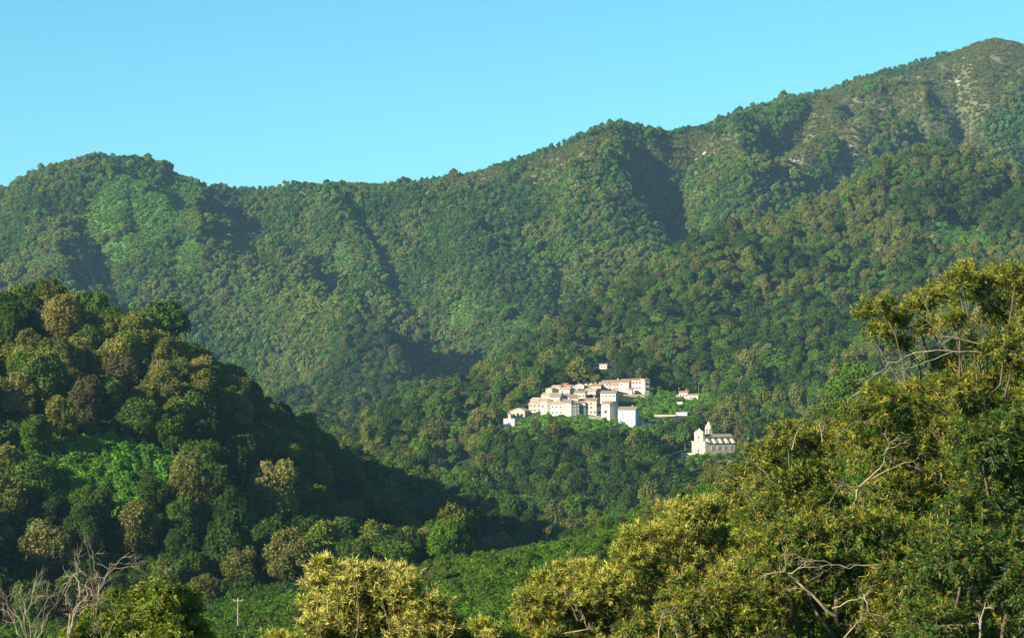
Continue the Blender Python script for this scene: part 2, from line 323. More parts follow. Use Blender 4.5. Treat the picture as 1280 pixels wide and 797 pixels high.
# ---------------------------------------------------------------- foliage builders
def quads_at(p, nrm, size, rng, asp=1.0, diamond=True):
    n = len(p); r = rng.randn(n, 3); t = np.cross(nrm, r); t /= np.linalg.norm(t, axis=1)[:,None]+1e-9; b = np.cross(nrm, t)
    s = size[:,None]; k = nrm*s*.18
    if diamond: c = [p-t*s*asp, p-b*s*.5+k, p+t*s*asp, p+b*s*.5+k]
    else: c = [p-t*s*.5-b*s*.5, p+t*s*.5-b*s*.45+k, p+t*s*.45+b*s*.5, p-t*s*.5+b*s*.5+k]
    V = np.stack(c, 1).reshape(-1, 3); F = np.arange(4*n).reshape(n, 4); return V, F
def crown(seed, n, r, h, leaf, nl=9, jit=.55, low=-.35, catp=0.0, asp=.62, z0=None, lobe=(.34,.5), full=False):
    rng = np.random.RandomState(seed); cz = h-r*.9 if z0 is None else z0
    L = [(0, 0, cz-.1*r, .62*r)]
    if full: cz = h*.52; L = [(0,0,cz,.62*r),(0,0,h*.3,.5*r)]
    for i in range(nl):
        ph = i*2.399+rng.rand()*.8; el = rng.uniform(-.9 if full else -.35, 1.0); ce = math.sqrt(max(0, 1-el*el)) if el > 0 else math.sqrt(1-.45*el*el)
        q = rng.uniform(.5, .68)*r
        L.append((q*ce*math.cos(ph), q*ce*math.sin(ph), cz+el*(h-cz)*.62, rng.uniform(*lobe)*r))
    L = np.array(L); w = L[:,3]**2; w[0] *= .4
    m = int(n*1.9); li = rng.choice(len(L), m, p=w/w.sum()); d = rng.randn(m, 3); d /= np.linalg.norm(d, axis=1)[:,None]
    d[:,2] = np.where(d[:,2] < low, -d[:,2], d[:,2])
    f_ = 7.0; lump = .13*np.sin(f_*d[:,0]+li*1.7)*np.sin(f_*d[:,1]+li)*2+.10*np.sin(15*d[:,2]+9*d[:,0]+li)
    p = L[li,:3]+d*(L[li,3]*(rng.uniform(.74, 1.10, m)+lump))[:,None]
    keep = np.ones(m, bool)
    for j in range(len(L)):
        dd = np.linalg.norm(p-L[j,:3], axis=1)/L[j,3]; keep &= ~((dd < .74) & (li != j))
    p = p[keep][:n]; d = d[keep][:n]; li = li[keep][:n]; n = len(p)
    nrm = d+jit*rng.randn(n, 3); nrm /= np.linalg.norm(nrm, axis=1)[:,None]
    Vv, Ff = quads_at(p, nrm, leaf*rng.uniform(.6, 1.35, n), rng, asp)
    lr = rng.rand(len(L)); var = .45*lr[li]+.55*rng.rand(n)
    cat = (rng.rand(n) < catp*np.clip(.35+d[:,2], 0, 1)*(.4+1.2*lr[li])).astype(float)*rng.uniform(.5, 1, n)
    return Vv, Ff, var, cat, L
def tube_arrays(pts, rad, ns=6):
    pts = np.asarray(pts, float); rad = np.asarray(rad, float); n = len(pts)
    tn = np.gradient(pts, axis=0); tn /= np.linalg.norm(tn, axis=1)[:,None]+1e-9
    ref = np.array([0.31, .2, .93]) if abs(tn[0,2]) < .8 else np.array([1., .1, 0])
    a = np.cross(tn, ref); a /= np.linalg.norm(a, axis=1)[:,None]+1e-9; b = np.cross(tn, a)
    th = np.arange(ns)*2*math.pi/ns
    V = pts[:,None,:]+rad[:,None,None]*(np.cos(th)[None,:,None]*a[:,None,:]+np.sin(th)[None,:,None]*b[:,None,:])
    F = [(i*ns+j, i*ns+(j+1) % ns, (i+1)*ns+(j+1) % ns, (i+1)*ns+j) for i in range(n-1) for j in range(ns)]
    return V.reshape(-1, 3), np.array(F)
class Acc:
    def __init__(s): s.V = []; s.F = []; s.n = 0
    def add(s, V, F): s.V.append(V); s.F.append(np.asarray(F)+s.n); s.n += len(V)
    def tube(s, p, r, ns=6): s.add(*tube_arrays(p, r, ns))
    def mesh(s, name, mat, smooth=True): return mesh_np(name, np.concatenate(s.V), np.concatenate(s.F), [mat], smooth=smooth)
def wob(a, b, n, amp, rng, sag=0.0):
    a = np.asarray(a, float); b = np.asarray(b, float); t = np.linspace(0, 1, n)[:,None]
    L = np.linalg.norm(b-a); p = a+(b-a)*t; o = rng.randn(n, 3)*amp*L; o[0] = 0; o[-1] = 0
    p += o; p[:,2] += sag*L*np.sin(t[:,0]*math.pi); return p
def trunk_acc(seed, L, h, rt):
    rng = np.random.RandomState(seed+99); A = Acc(); top = L[0,:3]
    A.tube(wob((0,0,-1.5), top, 6, .02, rng), np.linspace(rt, rt*.45, 6), 7)
    for l in L[1:]:
        st = top*rng.uniform(.45, .95); st[0] = 0; st[1] = 0
        A.tube(wob(st, l[:3]+[0,0,l[3]*.3], 5, .05, rng, .04), np.linspace(rt*.42, rt*.1, 5), 5)
    return A
def instancer(name, protos, P, rot, scl, idx, tint, **kw):
    coll = bpy.data.collections.new(name+'_kinds')
    for i, o in enumerate(protos): coll.objects.link(o)
    order = sorted(range(len(protos)), key=lambda i: protos[i].name); rank = np.zeros(len(protos), int)
    for r_, i in enumerate(order): rank[i] = r_
    me = bpy.data.meshes.new(name); me.vertices.add(len(P)); me.vertices.foreach_set('co', np.asarray(P, np.float32).ravel())
    def at(k, ty, key, a): x = me.attributes.new(k, ty, 'POINT'); x.data.foreach_set(key, a.ravel())
    at('idx', 'INT', 'value', rank[idx].astype(np.int32)); at('rot', 'FLOAT_VECTOR', 'vector', np.asarray(rot, np.float32)); at('scl', 'FLOAT_VECTOR', 'vector', np.asarray(scl, np.float32))
    at('tint', 'FLOAT_COLOR', 'color', np.concatenate([tint, np.ones((len(P), 1))], 1).astype(np.float32))
    o = link(name, me, kind='stuff', **kw)
    g = bpy.data.node_groups.new(name+'_scatter', 'GeometryNodeTree')
    g.interface.new_socket('Geometry', in_out='INPUT', socket_type='NodeSocketGeometry'); g.interface.new_socket('Geometry', in_out='OUTPUT', socket_type='NodeSocketGeometry')
    gi = g.nodes.new('NodeGroupInput'); go = g.nodes.new('NodeGroupOutput'); ci = g.nodes.new('GeometryNodeCollectionInfo'); ci.inputs[0].default_value = coll
    ci.inputs['Separate Children'].default_value = True; ci.inputs['Reset Children'].default_value = True
    ins = g.nodes.new('GeometryNodeInstanceOnPoints'); ins.inputs['Pick Instance'].default_value = True
    def na(n_, ty): x = g.nodes.new('GeometryNodeInputNamedAttribute'); x.data_type = ty; x.inputs['Name'].default_value = n_; return x.outputs[0]
    g.links.new(gi.outputs[0], ins.inputs['Points']); g.links.new(ci.outputs[0], ins.inputs['Instance'])
    g.links.new(na('idx', 'INT'), ins.inputs['Instance Index']); g.links.new(na('rot', 'FLOAT_VECTOR'), ins.inputs['Rotation']); g.links.new(na('scl', 'FLOAT_VECTOR'), ins.inputs['Scale'])
    g.links.new(ins.outputs[0], go.inputs[0])
    md = o.modifiers.new('scatter', 'NODES'); md.node_group = g
    return o
def stuff_proto(name, seed, n, r, h, leaf, **kw):
    Vv, Ff, var, cat, L = crown(seed, n, r, h, leaf, **kw)
    A = Acc(); A.tube([(0,0,-2),(0,0,h*.35),(.1,0,h*.7)], [.3,.22,.1], 5); tv_, tf_ = A.V[0], A.F[0]
    V_ = np.concatenate([Vv, tv_]); F_ = np.concatenate([Ff, tf_+len(Vv)]); k = len(tf_)
    me = mesh_np(name, V_, F_, [M_far, M_bark], {'var': ('FACE', np.concatenate([var, np.zeros(k)])), 'cat': ('FACE', np.concatenate([cat, np.zeros(k)]))}, np.r_[np.zeros(len(Ff)), np.ones(k)])
    return bpy.data.objects.new(name, me)
TINT = {'dark': (.028,.062,.018), 'mid': (.045,.098,.022), 'green': (.052,.122,.02), 'olive': (.082,.105,.028), 'pale': (.125,.14,.04), 'grey': (.08,.095,.042), 'brown': (.085,.085,.045)}
TINT = {k: tuple(np.array(c)*[.90,.80,.38]) for k, c in TINT.items()}
TK = list(TINT); TV = np.array([TINT[k] for k in TK])
N6, N7 = Noise(66), Noise(77)
def species(x, y, rng, far):
    n = fbm(N6, x/70, y/90, 3); m = fbm(N7, x/22, y/22, 2)
    q = (n-.5)*2.4+(m-.5)*1.2+rng.randn(len(x))*.22
    q = q-.16*((y > 1400) & (y < 2150))
    s = np.select([q < -.30, q < .02, q < .17, q < .60], [0, 1, 2, 3], 4)
    s = np.where((rng.rand(len(x)) < .05), 5, s); s = np.where(rng.rand(len(x)) < .012, 6, s)
    return s

# ---------------------------------------------------------------- the wood on the left hill: 300 trees one can tell apart
rng = np.random.RandomState(11)
def poisson(x, y, dmin):
    keep = []; cell = {}
    for i in range(len(x)):
        d = dmin[i]; cx, cy = int(x[i]//12), int(y[i]//12); ok = True
        for a_ in (-1,0,1):
            for b_ in (-1,0,1):
                for j in cell.get((cx+a_, cy+b_), ()):
                    if (x[i]-x[j])**2+(y[i]-y[j])**2 < (.5*(d+dmin[j]))**2: ok = False; break
                if not ok: break
            if not ok: break
        if ok: keep.append(i); cell.setdefault((cx, cy), []).append(i)
    return np.array(keep)
HP = []
KN = [('pale',9,1.),('olive',8,.55),('mid',9,.12),('dark',9,.04),('round',11,.7)]
for si in range(8):
    n_l = [9,12,7,10,14,8,11,6][si]
    Vv, Ff, var, cat, L = crown(100+si, 11000, [5.6,5.2,6.0,5.0,6.4,4.6,5.4,4.9][si], [12,13,11,12.5,12,11.5,14,13][si], .36, nl=n_l+7, full=True, jit=.7, catp=[.9,.5,.15,.05,.8,.05,.4,.0][si], lobe=(.22,.42), low=-.7)
    cm = mesh_np('crown', Vv, Ff, [M_obj], {'var': ('FACE', var), 'cat': ('FACE', cat)})
    tm = trunk_acc(si, L, 12, .38).mesh('trunk', M_bark)
    HP.append((cm, tm))
cand_u = rng.uniform(-90, 700, 9000); cand_y = rng.uniform(425, 700, 9000); cx = (cand_u-640)*K*cand_y
cz = tz(cx, cand_y); cu, cv = uv(cx, cand_y, cz); cl, _ = masks(cx, cand_y, cz)
l1 = np.interp(cu, U, Yc); okk = (cand_y > l1+55) & (cl < .3) & (cand_y < np.interp(cu, U, Yl)+28)
cx, cy_, cz, cu = cx[okk], cand_y[okk], cz[okk], cu[okk]
ki = poisson(cx, cy_, np.full(len(cx), 7.0)); cx, cy_, cz, cu = cx[ki], cy_[ki], cz[ki], cu[ki]
_, cv = uv(cx, cy_, cz)
# visible = line from the camera to the crown top clears the ground in front
def vis(x, y, z, hh):
    ok = np.ones(len(x), bool)
    for f in np.linspace(.3, .985, 40): ok &= tz(x*f, y*f) < (z+hh)*f
    return ok
vs = vis(cx, cy_, cz, 9.0) & (cu > -25) & (cu < 560)
order = np.argsort(np.where(vs, cy_, 1e6)); nind = min(285, int(vs.sum())); ind = order[:nind]; rest = order[nind:]; rest = rest[(cu[rest] < 575) | (cy_[rest] > 790)]
sp_h = species(cx*1.7, cy_*1.7, rng, False)
_tp = (rng.rand(len(cx)) < .38) & (cu < 300) & (HV-(cz+8)/(K*cy_) < 520); sp_h = np.where(_tp, np.where(rng.rand(len(cx)) < .5, 4, 3), sp_h)
CN = {0:'dark green',1:'mid green',2:'bright green',3:'olive green',4:'pale yellowish olive',5:'grey green',6:'brown leafed'}
def zone(u, v):
    if u > 400: return 'on the shaded right flank of the left hill'
    if v < 470: return 'along the rounded top of the left hill'
    if v < 600: return 'halfway up the left hill'
    return 'low on the left hill above the gully'
special = [(80,395,4,4,1.05,'big golden flowering chestnut crown near the top left of the left hill','golden'),
 (62,372,4,0,.95,'pale yellow flowering tree on the very top of the left hill','pale'),
 (25,485,0,0,1.0,'golden flowering tree by the left edge halfway up the left hill','golden'),
 (100,440,4,0,.8,'yellowish flowering tree just left below the big golden crown','golden'),
 (340,610,4,0,1.25,'largest pale olive flowering tree standing alone above the gully','pale'),
 (252,470,3,6,.85,'slim golden topped tree on the dark right shoulder of the left hill','golden'),
 (210,425,4,1,.9,'olive crown leaning over the shadow beside the hilltop','olive'),
 (230,590,3,4,.7,'small pale flowering tree on the edge of the bright fern clearing','pale'),
 (300,700,0,0,.75,'pale olive tree at the foot of the hill above the utility pole','olive'),
 (415,600,1,3,.9,'dark tall tree right of the largest pale olive tree','mid'),
 (150,455,6,2,1.0,'reddish brown half bare tree in the middle of the left hill','brown'),
 (110,500,6,7,.95,'brown grey thin crowned tree with pale limbs showing','brown'),
 (130,375,4,1,.9,'light olive tree on the right end of the hilltop','olive'),
 (60,680,3,4,1.1,'broad olive tree low by the left edge of the picture','olive'),
 (170,660,3,1,1.0,'wide olive green tree below the bright fern clearing','olive')]
def forest_tree(x, y, z, s, pi, col, label, group, nm='forest_tree'):
    root = link(nm, None, loc=(x, y, z), label=label, cat='tree', group=group)
    root.rotation_euler = (0, 0, rng.uniform(0, 6.28)); root.scale = (s, s, s*rng.uniform(.85, 1.15))
    c_ = link('crown', HP[pi][0], root); c_.color = (*col, 1)
    link('trunk', HP[pi][1], root)
    return root
used = set()
for u_, v_, spx, pi, s, lab, ck in special:
    # crown centre appears at (u_, v_): the crown's middle is about 8 m over its foot
    y = np.arange(430, 720, 1.0); x = (u_-640)*K*y; z = tz(x, y)+7.5*s; r_ = (HV-v_)*K*y
    i = np.nonzero(z >= r_)[0]; yy = y[i[0]] if len(i) else 640.; xx = (u_-640)*K*yy
    col = {'golden': (.20,.165,.035), 'pale': (.16,.16,.04), 'olive': TINT['olive'], 'mid': TINT['mid'], 'brown': (.085,.070,.032)}[ck]
    forest_tree(xx, yy, float(tz(xx, yy)), s, pi, col, lab, 'trees of the wood on the left hill', 'chestnut_tree' if ck in ('golden', 'pale') else 'forest_tree')
    for j in ind:
        if (cx[j]-xx)**2+(cy_[j]-yy)**2 < (4.2*s)**2 or (abs(cu[j]-u_) < 36*s and 0 < yy-cy_[j] < 17*s): used.add(j)
for j in ind:
    if j in used: continue
    s_ = int(sp_h[j]); col = TV[s_]*rng.uniform(.85, 1.3)*[1.25, 1.25, 1.0]
    pi = {0:[3,5,7],1:[2,3,6],2:[5,7],3:[1,6,2],4:[0,4],5:[1,3],6:[7,2]}[s_]; pi = pi[rng.randint(len(pi))]
    zn = zone(cu[j], HV-(cz[j]+8)/(K*cy_[j]))
    forest_tree(cx[j], cy_[j], cz[j], rng.uniform(.72, 1.12), pi, col, f'{CN[s_]} tree {zn}', f'{CN[s_]} trees {zn}')
bulk = [(cx[rest], cy_[rest], cz[rest])]

# ---------------------------------------------------------------- forest on all the farther hills: one mass
protos = []; 
for i in range(7): protos.append(stuff_proto('mid_%02d' % i, 200+i, 1700, 4.7, [10,11,9,10.5,12,9.5,10][i], .72, full=True, nl=[11,13,9,12,15,10,8][i], catp=[.6,.35,.1,0,.5,0,.2][i], jit=.6, lobe=(.3,.48), asp=.6))
for i in range(6): protos.append(stuff_proto('zfar_%02d' % i, 300+i, 380, 4.3, [8.5,10,8,9.5,11,8][i], 1.35, full=True, nl=[8,9,6,10,8,5][i], catp=[.5,.3,0,.1,.4,0][i], jit=.6, lobe=(.32,.5), asp=.6))
for i in range(4): protos.append(stuff_proto('near_%02d' % i, 400+i, 7000, 5.0, [11,12,10,12][i], .48, full=True, nl=[14,16,12,14][i], catp=[.6,.2,0,.1][i], jit=.6, lobe=(.3,.46), asp=.6))
def jgrid(u0, u1, ya, yb, dens):
    area = .5*(u1-u0)*K*(yb*yb-ya*ya); n = int(area*dens); y = np.sqrt(rng.uniform(ya*ya, yb*yb, n)); u = rng.uniform(u0, u1, n); return (u-640)*K*y, y
PX, PYY, PZZ, PI_, PS, PT = [], [], [], [], [], []
def keep_out(x, y):   # the village and chapel footprint
    ok = np.ones(len(x), bool)
    for (fx, fy, fr_) in FOOT: ok &= (x-fx)**2+(y-fy)**2 > fr_**2
    return ok
FOOT = []

# ---------------------------------------------------------------- the village and the chapel
def stucco(name, c, d=.16):
    c = np.array(c); return noise_mat(name, tuple(c*(1-d)), tuple(np.minimum(c*(1+d*.6), .85)), .9, .9, .25, detail=8)
_st = stucco
def stucco(name, c, d=.16): return _st(name, np.array(c)*.70, d*1.5)
WM = {'white': stucco('white_lime_render', (.80,.78,.73), .1), 'cream': stucco('cream_render', (.72,.68,.58)), 'stone': stucco('pale_schist_stone', (.58,.53,.44), .3),
      'grey': stucco('grey_schist_stone', (.36,.32,.25), .3), 'pink': stucco('faded_pink_render', (.62,.54,.45), .2), 'church': stucco('warm_cream_chapel_render', (.80,.70,.50)), 'ochre': stucco('pale_yellow_render', (.76,.71,.58)), 'brick': stucco('orange_brick', (.45,.15,.06), .3), 'red': stucco('red_cloth', (.5,.08,.08), .1)}
RM = {'slate': noise_mat('stone_slab_roof', (.14,.12,.10), (.34,.29,.23), 1.6, .9, .5, detail=8), 'brown': noise_mat('brown_tile_roof', (.18,.11,.07), (.38,.25,.16), 1.8, .9, .5, detail=8),
      'red': noise_mat('red_tile_roof', (.25,.115,.07), (.40,.23,.15), 1.8, .9, .5, detail=8), 'tan': noise_mat('lichen_tile_roof', (.28,.21,.14), (.50,.40,.28), 1.6, .9, .5, detail=8)}
M_glass, _t, _o = new_mat('dark_window_pane'); _p = N(_t, 'ShaderNodeBsdfPrincipled'); _p.inputs['Base Color'].default_value = (.03,.035,.05,1); _p.inputs['Roughness'].default_value = .15; _t.links.new(_p.outputs[0], _o.inputs[0])
def flat(name, c, r=.7):
    return noise_mat(name, tuple(np.array(c)*.85), tuple(np.array(c)*1.1), 4, r)
SM = {'red': flat('red_shutter_paint', (.38,.07,.03)), 'green': flat('green_shutter_paint', (.10,.24,.13)), 'brown': flat('brown_shutter_paint', (.20,.11,.06)), 'white': flat('white_frame_paint', (.7,.68,.62))}
def box_arrays(x0, x1, y0, y1, z0, z1):
    v = [(x, y, z) for x in (x0, x1) for y in (y0, y1) for z in (z0, z1)]
    return np.array(v, float), np.array([(0,1,3,2),(4,6,7,5),(0,4,5,1),(2,3,7,6),(0,2,6,4),(1,5,7,3)])
def boxes(name, lst, mat):
    A = Acc()
    for b in lst: A.add(*box_arrays(*b))
    return A.mesh(name, mat, smooth=False)
_winc = {}
def add_window(root, x, z, w, h, shut, face='front', depth=0):
    key = (round(w, 1), round(h, 1), shut)
    if key not in _winc:
        w2, h2 = w/2, h/2; f = .09
        fr_ = boxes('window', [(-w2-f, w2+f, -.10, 0, h2, h2+f), (-w2-f, w2+f, -.14, 0, -h2-f, -h2), (-w2-f, -w2, -.10, 0, -h2, h2), (w2, w2+f, -.10, 0, -h2, h2), (-.03, .03, -.07, 0, -h2, h2)], SM['white'] if shut != 'brown' else SM['brown'])
        pn = boxes('pane', [(-w2, w2, -.03, .0, -h2, h2)], M_glass)
        sh = boxes('shutter', [(-w2*1.9, -w2-f-.01, -.13, -.02, -h2, h2), (w2+f+.01, w2*1.9, -.13, -.02, -h2, h2)], SM[shut]) if shut else None
        _winc[key] = (fr_, pn, sh)
    fr_, pn, sh = _winc[key]
    o = link('window', fr_, root, (x, -.004, z) if face == 'front' else (depth[0]+.004, x, z)); 
    if face != 'front': o.rotation_euler = (0, 0, R(90))
    link('pane', pn, o)
    if sh: link('shutter', sh, o)
VB = []   # what stands in the village: (u0, u1, v_base, Y) so that no tree grows into or right before it
def house(name, label, u0, u1, ve, vb, wall, roof, a=16, depth=8, kind='gable', rows=0, cols=0, shut=None, pitch=.3, chim=0, side=0, door=False, cat='house', group=None, Y=None, wins=None, sink=5, ww=.95, wh=1.35):
    uc = (u0+u1)/2
    if Y is None: Y = hit(uc, vb, 1100, 1800)[1]
    ca, sa = math.cos(R(a)), math.sin(R(a)); w = (u1-u0)*K*Y/ca; h = (vb-ve)*K*Y; z = (HV-vb)*K*Y; x0 = (u0-640)*K*Y
    root = link(name, None, None, (x0, Y+w*sa/2, z), label, cat, group); root.rotation_euler = (0, 0, -R(a))
    VB.append((u0-2, u1+(depth*abs(sa))/(K*Y)+2, vb, Y)); cxm = x0+w/2*ca+depth/2*sa; FOOT.append((cxm, Y+depth/2*ca, max(w, depth)*.62+1.2))
    A = Acc(); A.add(*box_arrays(0, w, 0, depth, -sink, h)); rt = None; o_ = .35; th = .22
    if kind == 'gable':
        rz = pitch*depth/2
        for xx_ in (0, w-.01):
            v = np.array([(xx_, 0, h-.002), (xx_, depth, h-.002), (xx_+.01, depth/2, h+rz), (xx_, depth/2, h+rz-.001)]); A.add(v, [(0,1,2,3)])
        RB = Acc()
        for s in (0, 1):
            y_e = -o_ if s == 0 else depth+o_; ze = h-pitch*o_
            v = []
            for x_ in (-o_, w+o_):
                for (yy_, zz_) in ((y_e, ze), (depth/2, h+rz)): v += [(x_, yy_, zz_), (x_, yy_, zz_+th)]
            RB.add(np.array(v), [(0,1,3,2),(4,6,7,5),(0,4,5,1),(2,3,7,6),(0,2,6,4),(1,5,7,3)])
        rt = RB.mesh('roof', RM[roof], False); top = h+rz
    elif kind == 'front':
        rz = pitch*w/2; v = np.array([(0,0,h-.002),(w,0,h-.002),(w/2,0,h+rz),(w/2,.001,h+rz)]); A.add(v, [(0,1,2,3)]); A.add(v+[0, depth-.01, 0], [(0,1,2,3)])
        RB = Acc()
        for s in (0, 1):
            x_e = -o_ if s == 0 else w+o_; ze = h-pitch*o_; v = []
            for y_ in (-o_, depth+o_):
                for (xx_, zz_) in ((x_e, ze), (w/2, h+rz)): v += [(xx_, y_, zz_), (xx_, y_, zz_+th)]
            RB.add(np.array(v), [(0,1,3,2),(4,6,7,5),(0,4,5,1),(2,3,7,6),(0,2,6,4),(1,5,7,3)])
        rt = RB.mesh('roof', RM[roof], False); top = h+rz
    elif kind == 'mono':
        rz = pitch*depth; v = []
        for x_ in (-o_, w+o_):
            for (yy_, zz_) in ((-o_, h-pitch*o_), (depth+o_, h+rz+pitch*o_)): v += [(x_, yy_, zz_), (x_, yy_, zz_+th)]
        A.add(*box_arrays(.002, w-.002, depth-.3, depth-.002, h-.1, h+rz))
        for xx_ in (0, w): A.add(np.array([(xx_,0,h),(xx_,depth,h),(xx_,depth,h+rz),(xx_,depth/2,h+rz/2)]), [(0,1,2,3)])
        RB = Acc(); RB.add(np.array(v), [(0,1,3,2),(4,6,7,5),(0,4,5,1),(2,3,7,6),(0,2,6,4),(1,5,7,3)]); rt = RB.mesh('roof', RM[roof], False); top = h+rz
    link('wall', A.mesh('wall', WM[wall], False), root)
    if rt:
        ro = link('roof', rt, root)
        for c in range(chim):
            cx_ = w*(.25+.5*c) if chim > 1 else w*.72
            link('chimney', boxes('chimney', [(cx_-.35, cx_+.35, depth/2-.3, depth/2+.3, top-.5, top+.9), (cx_-.45, cx_+.45, depth/2-.4, depth/2+.4, top+.9, top+1.05)], WM['stone']), ro)
    if wins: 
        for fu, fv, s_ in wins: add_window(root, w*fu, h*fv, ww, wh, s_)
    for r_ in range(rows):
        for c in range(cols): add_window(root, w*(c+.5)/cols, h*(r_+.55)/rows, ww, wh, shut)
    for r_ in range(side): add_window(root, depth*.5, h*(r_+.55)/max(side, 1), ww, wh, shut, 'side', (w,))
    if door: link('door', boxes('door', [(w*.5-.55, w*.5+.55, -.09, -.002, .02, 2.1)], SM['brown']), root)
    return root
VG = 'houses of the hill village'
H = house
H('village_house', 'small bright white house lowest at the left tip of the village', 629.5, 643, 523, 535, 'white', 'brown', 20, 6, 'flat', sink=4)
H('low_wall', 'short white wall at the foot of the lowest white house', 624, 630, 534.5, 537, 'white', 'brown', 10, 3, 'flat', cat='wall', sink=2)
H('stone_barn', 'detached stone barn with a pointed gable above the lowest white house', 638.5, 656, 513, 524, 'stone', 'tan', 18, 9, 'front', pitch=.35, wins=[(.25,.55,None),(.75,.55,None)], cat='barn')
H('stone_annex', 'little tan lean-to left of the stone barn', 635, 639, 517, 523, 'pink', 'brown', 16, 4, 'mono', cat='shed')
H('village_house', 'long pinkish house with green shutters at the left end of the main group', 661, 676, 504.5, 515.5, 'pink', 'tan', 30, 9, 'gable', rows=2, cols=3, shut='green')
H('village_house', 'bright cream house end between the green shuttered house and the white house', 676, 684, 501, 518, 'ochre', 'tan', 12, 8, 'gable', wins=[(.3,.6,None)])
H('village_house', 'grey stone house behind and above the green shuttered house', 663, 674, 500, 509, 'stone', 'tan', 25, 8, 'gable', pitch=.35)
H('village_house', 'narrow shaded stone house left of the white house', 684, 688, 502, 518, 'grey', 'slate', 10, 8, 'gable')  # grey wall colour stands for the shaded side of the adjoining house
H('village_house', 'white rendered house with a dark arch in the front row', 688, 703, 505, 519.5, 'white', 'tan', 6, 9, 'gable', rows=2, cols=3, shut=None, chim=1, ww=.8, wh=1.1)
H('village_house', 'blank cream house right of the white house in the front row', 703, 713.5, 503, 520, 'ochre', 'slate', 8, 10, 'gable', pitch=.35)
H('village_house', 'tall stone house with two columns of windows in the front row', 713.5, 724, 504, 520, 'stone', 'brown', -28, 8, 'gable', rows=3, cols=2, ww=1.0, wh=1.6, shut='white')
H('village_house', 'narrow cream house with a tall dark recess in the front row', 724.5, 731.5, 503.5, 518.5, 'ochre', 'brown', 6, 7, 'gable', wins=[(.35,.6,None),(.35,.25,None)], ww=1.5, wh=2.4)  # recess made of two large dark panes, shade put into their colour
H('village_house', 'cream house with one column of small windows right of the tall dark recess', 731.5, 745.5, 500.5, 518.5, 'cream', 'brown', 8, 9, 'gable', wins=[(.52,.82,None),(.52,.52,None),(.52,.2,None),(.15,.5,None),(.85,.2,None)], chim=1)
H('village_house', 'lower cream house squeezed between the windowed house and the tall end house', 745.5, 752, 508, 519, 'cream', 'brown', 8, 8, 'gable', wins=[(.5,.35,'brown')])
H('village_house', 'tall narrow end house with a reddish eave and a dark right side', 752, 762, 504.5, 524.5, 'ochre', 'red', 26, 12, 'gable', wins=[(.5,.5,'brown'),(.55,.15,None)], pitch=.22)
H('village_house', 'cream block with a slate roof in the middle row at the right', 750.5, 769.5, 491.5, 506, 'ochre', 'slate', 12, 10, 'gable', rows=2, cols=4, ww=.8, wh=1.1, pitch=.28, chim=1)
H('village_house', 'left part of the long back row with a slate roof and dark windows', 751, 761, 478.5, 493, 'pink', 'slate', 14, 10, 'gable', rows=3, cols=2, Y=1392)
H('village_house', 'middle part of the long back row with red shutters', 761, 774, 478, 495, 'stone', 'red', 14, 10, 'gable', rows=3, cols=3, shut='red', Y=1391, chim=1, ww=.8, wh=1.2)
H('village_house', 'right end of the long back row with a red tiled roof', 774, 785.5, 477.5, 496, 'ochre', 'red', 18, 12, 'gable', rows=3, cols=2, shut='white', Y=1389, ww=.8, wh=1.2)
H('village_house', 'bright white house with red shutters at the right end of the back row', 789.5, 806, 475, 495, 'white', 'red', 10, 9, 'gable', rows=3, cols=4, shut='red', Y=1386, pitch=.2, ww=.8, wh=1.2)
H('village_house', 'yellowish wing joined to the right of the red shuttered white house', 805.5, 812, 474.5, 495, 'ochre', 'red', -30, 7, 'gable', wins=[(.5,.45,'brown'),(.5,.75,'brown')], Y=1384, pitch=.2)
H('village_house', 'small white annex at the left foot of the red shuttered white house', 786, 790, 487, 494.5, 'white', 'red', 12, 5, 'mono', Y=1379, pitch=.15)
H('terrace_wall', 'stone terrace wall below the red shuttered white house', 779, 806, 492.5, 497.5, 'grey', 'slate', 4, 3, 'flat', cat='wall', Y=1374)
H('village_house', 'large plain white block standing alone at the right front of the village', 772.5, 794, 512, 532.5, 'white', 'slate', 14, 12, 'gable', wins=[(.25,.7,None),(.5,.7,None),(.75,.7,None),(.5,.35,None),(.75,.35,None)], pitch=.25, chim=1, ww=.55, wh=.8)
H('village_house', 'little white house just right of the large plain white block', 798, 803, 525, 533, 'white', 'tan', 15, 5, 'mono', wins=[(.5,.5,None)])
H('terrace_wall', 'white garden wall stepping down right of the large plain white block', 803, 815.5, 528.5, 532, 'white', 'tan', -6, 2.5, 'flat', cat='wall', sink=3)
H('terrace_wall', 'curved tan retaining wall below the tall narrow end house', 736, 751.5, 519.5, 523.5, 'grey', 'tan', 6, 2, 'flat', cat='wall', sink=3)
# the crowded upper rows
H('village_house', 'unfinished house with an orange brick front at the top of the village', 697.5, 710.5, 478.5, 487, 'brick', 'red', 8, 7, 'flat', Y=1396, wins=[(.3,.5,None),(.7,.5,None)])
H('village_house', 'pale stone house left of the orange brick front', 689, 699, 484, 494, 'ochre', 'tan', 20, 8, 'gable', Y=1376, rows=2, cols=2, ww=.8, wh=1.)
H('village_house', 'tan stone house on the upper left corner of the village', 682, 690, 486, 497, 'stone', 'tan', 24, 8, 'front', Y=1368, wins=[(.5,.5,None)])
H('village_house', 'pinkish roofed low house stepping up left of the upper rows', 676.5, 689, 494, 503, 'pink', 'tan', 22, 9, 'gable', Y=1345, wins=[(.4,.5,None)])
H('village_house', 'cream house with two small windows under the orange brick front', 699, 712, 486.5, 497, 'cream', 'tan', 14, 8, 'gable', Y=1366, wins=[(.3,.7,None),(.35,.3,None),(.75,.5,None)], chim=1)
H('village_house', 'gabled house with a dark slab roof in the middle of the upper rows', 711, 722, 484, 495, 'ochre', 'slate', -12, 9, 'front', Y=1370, pitch=.5, wins=[(.5,.5,None)])
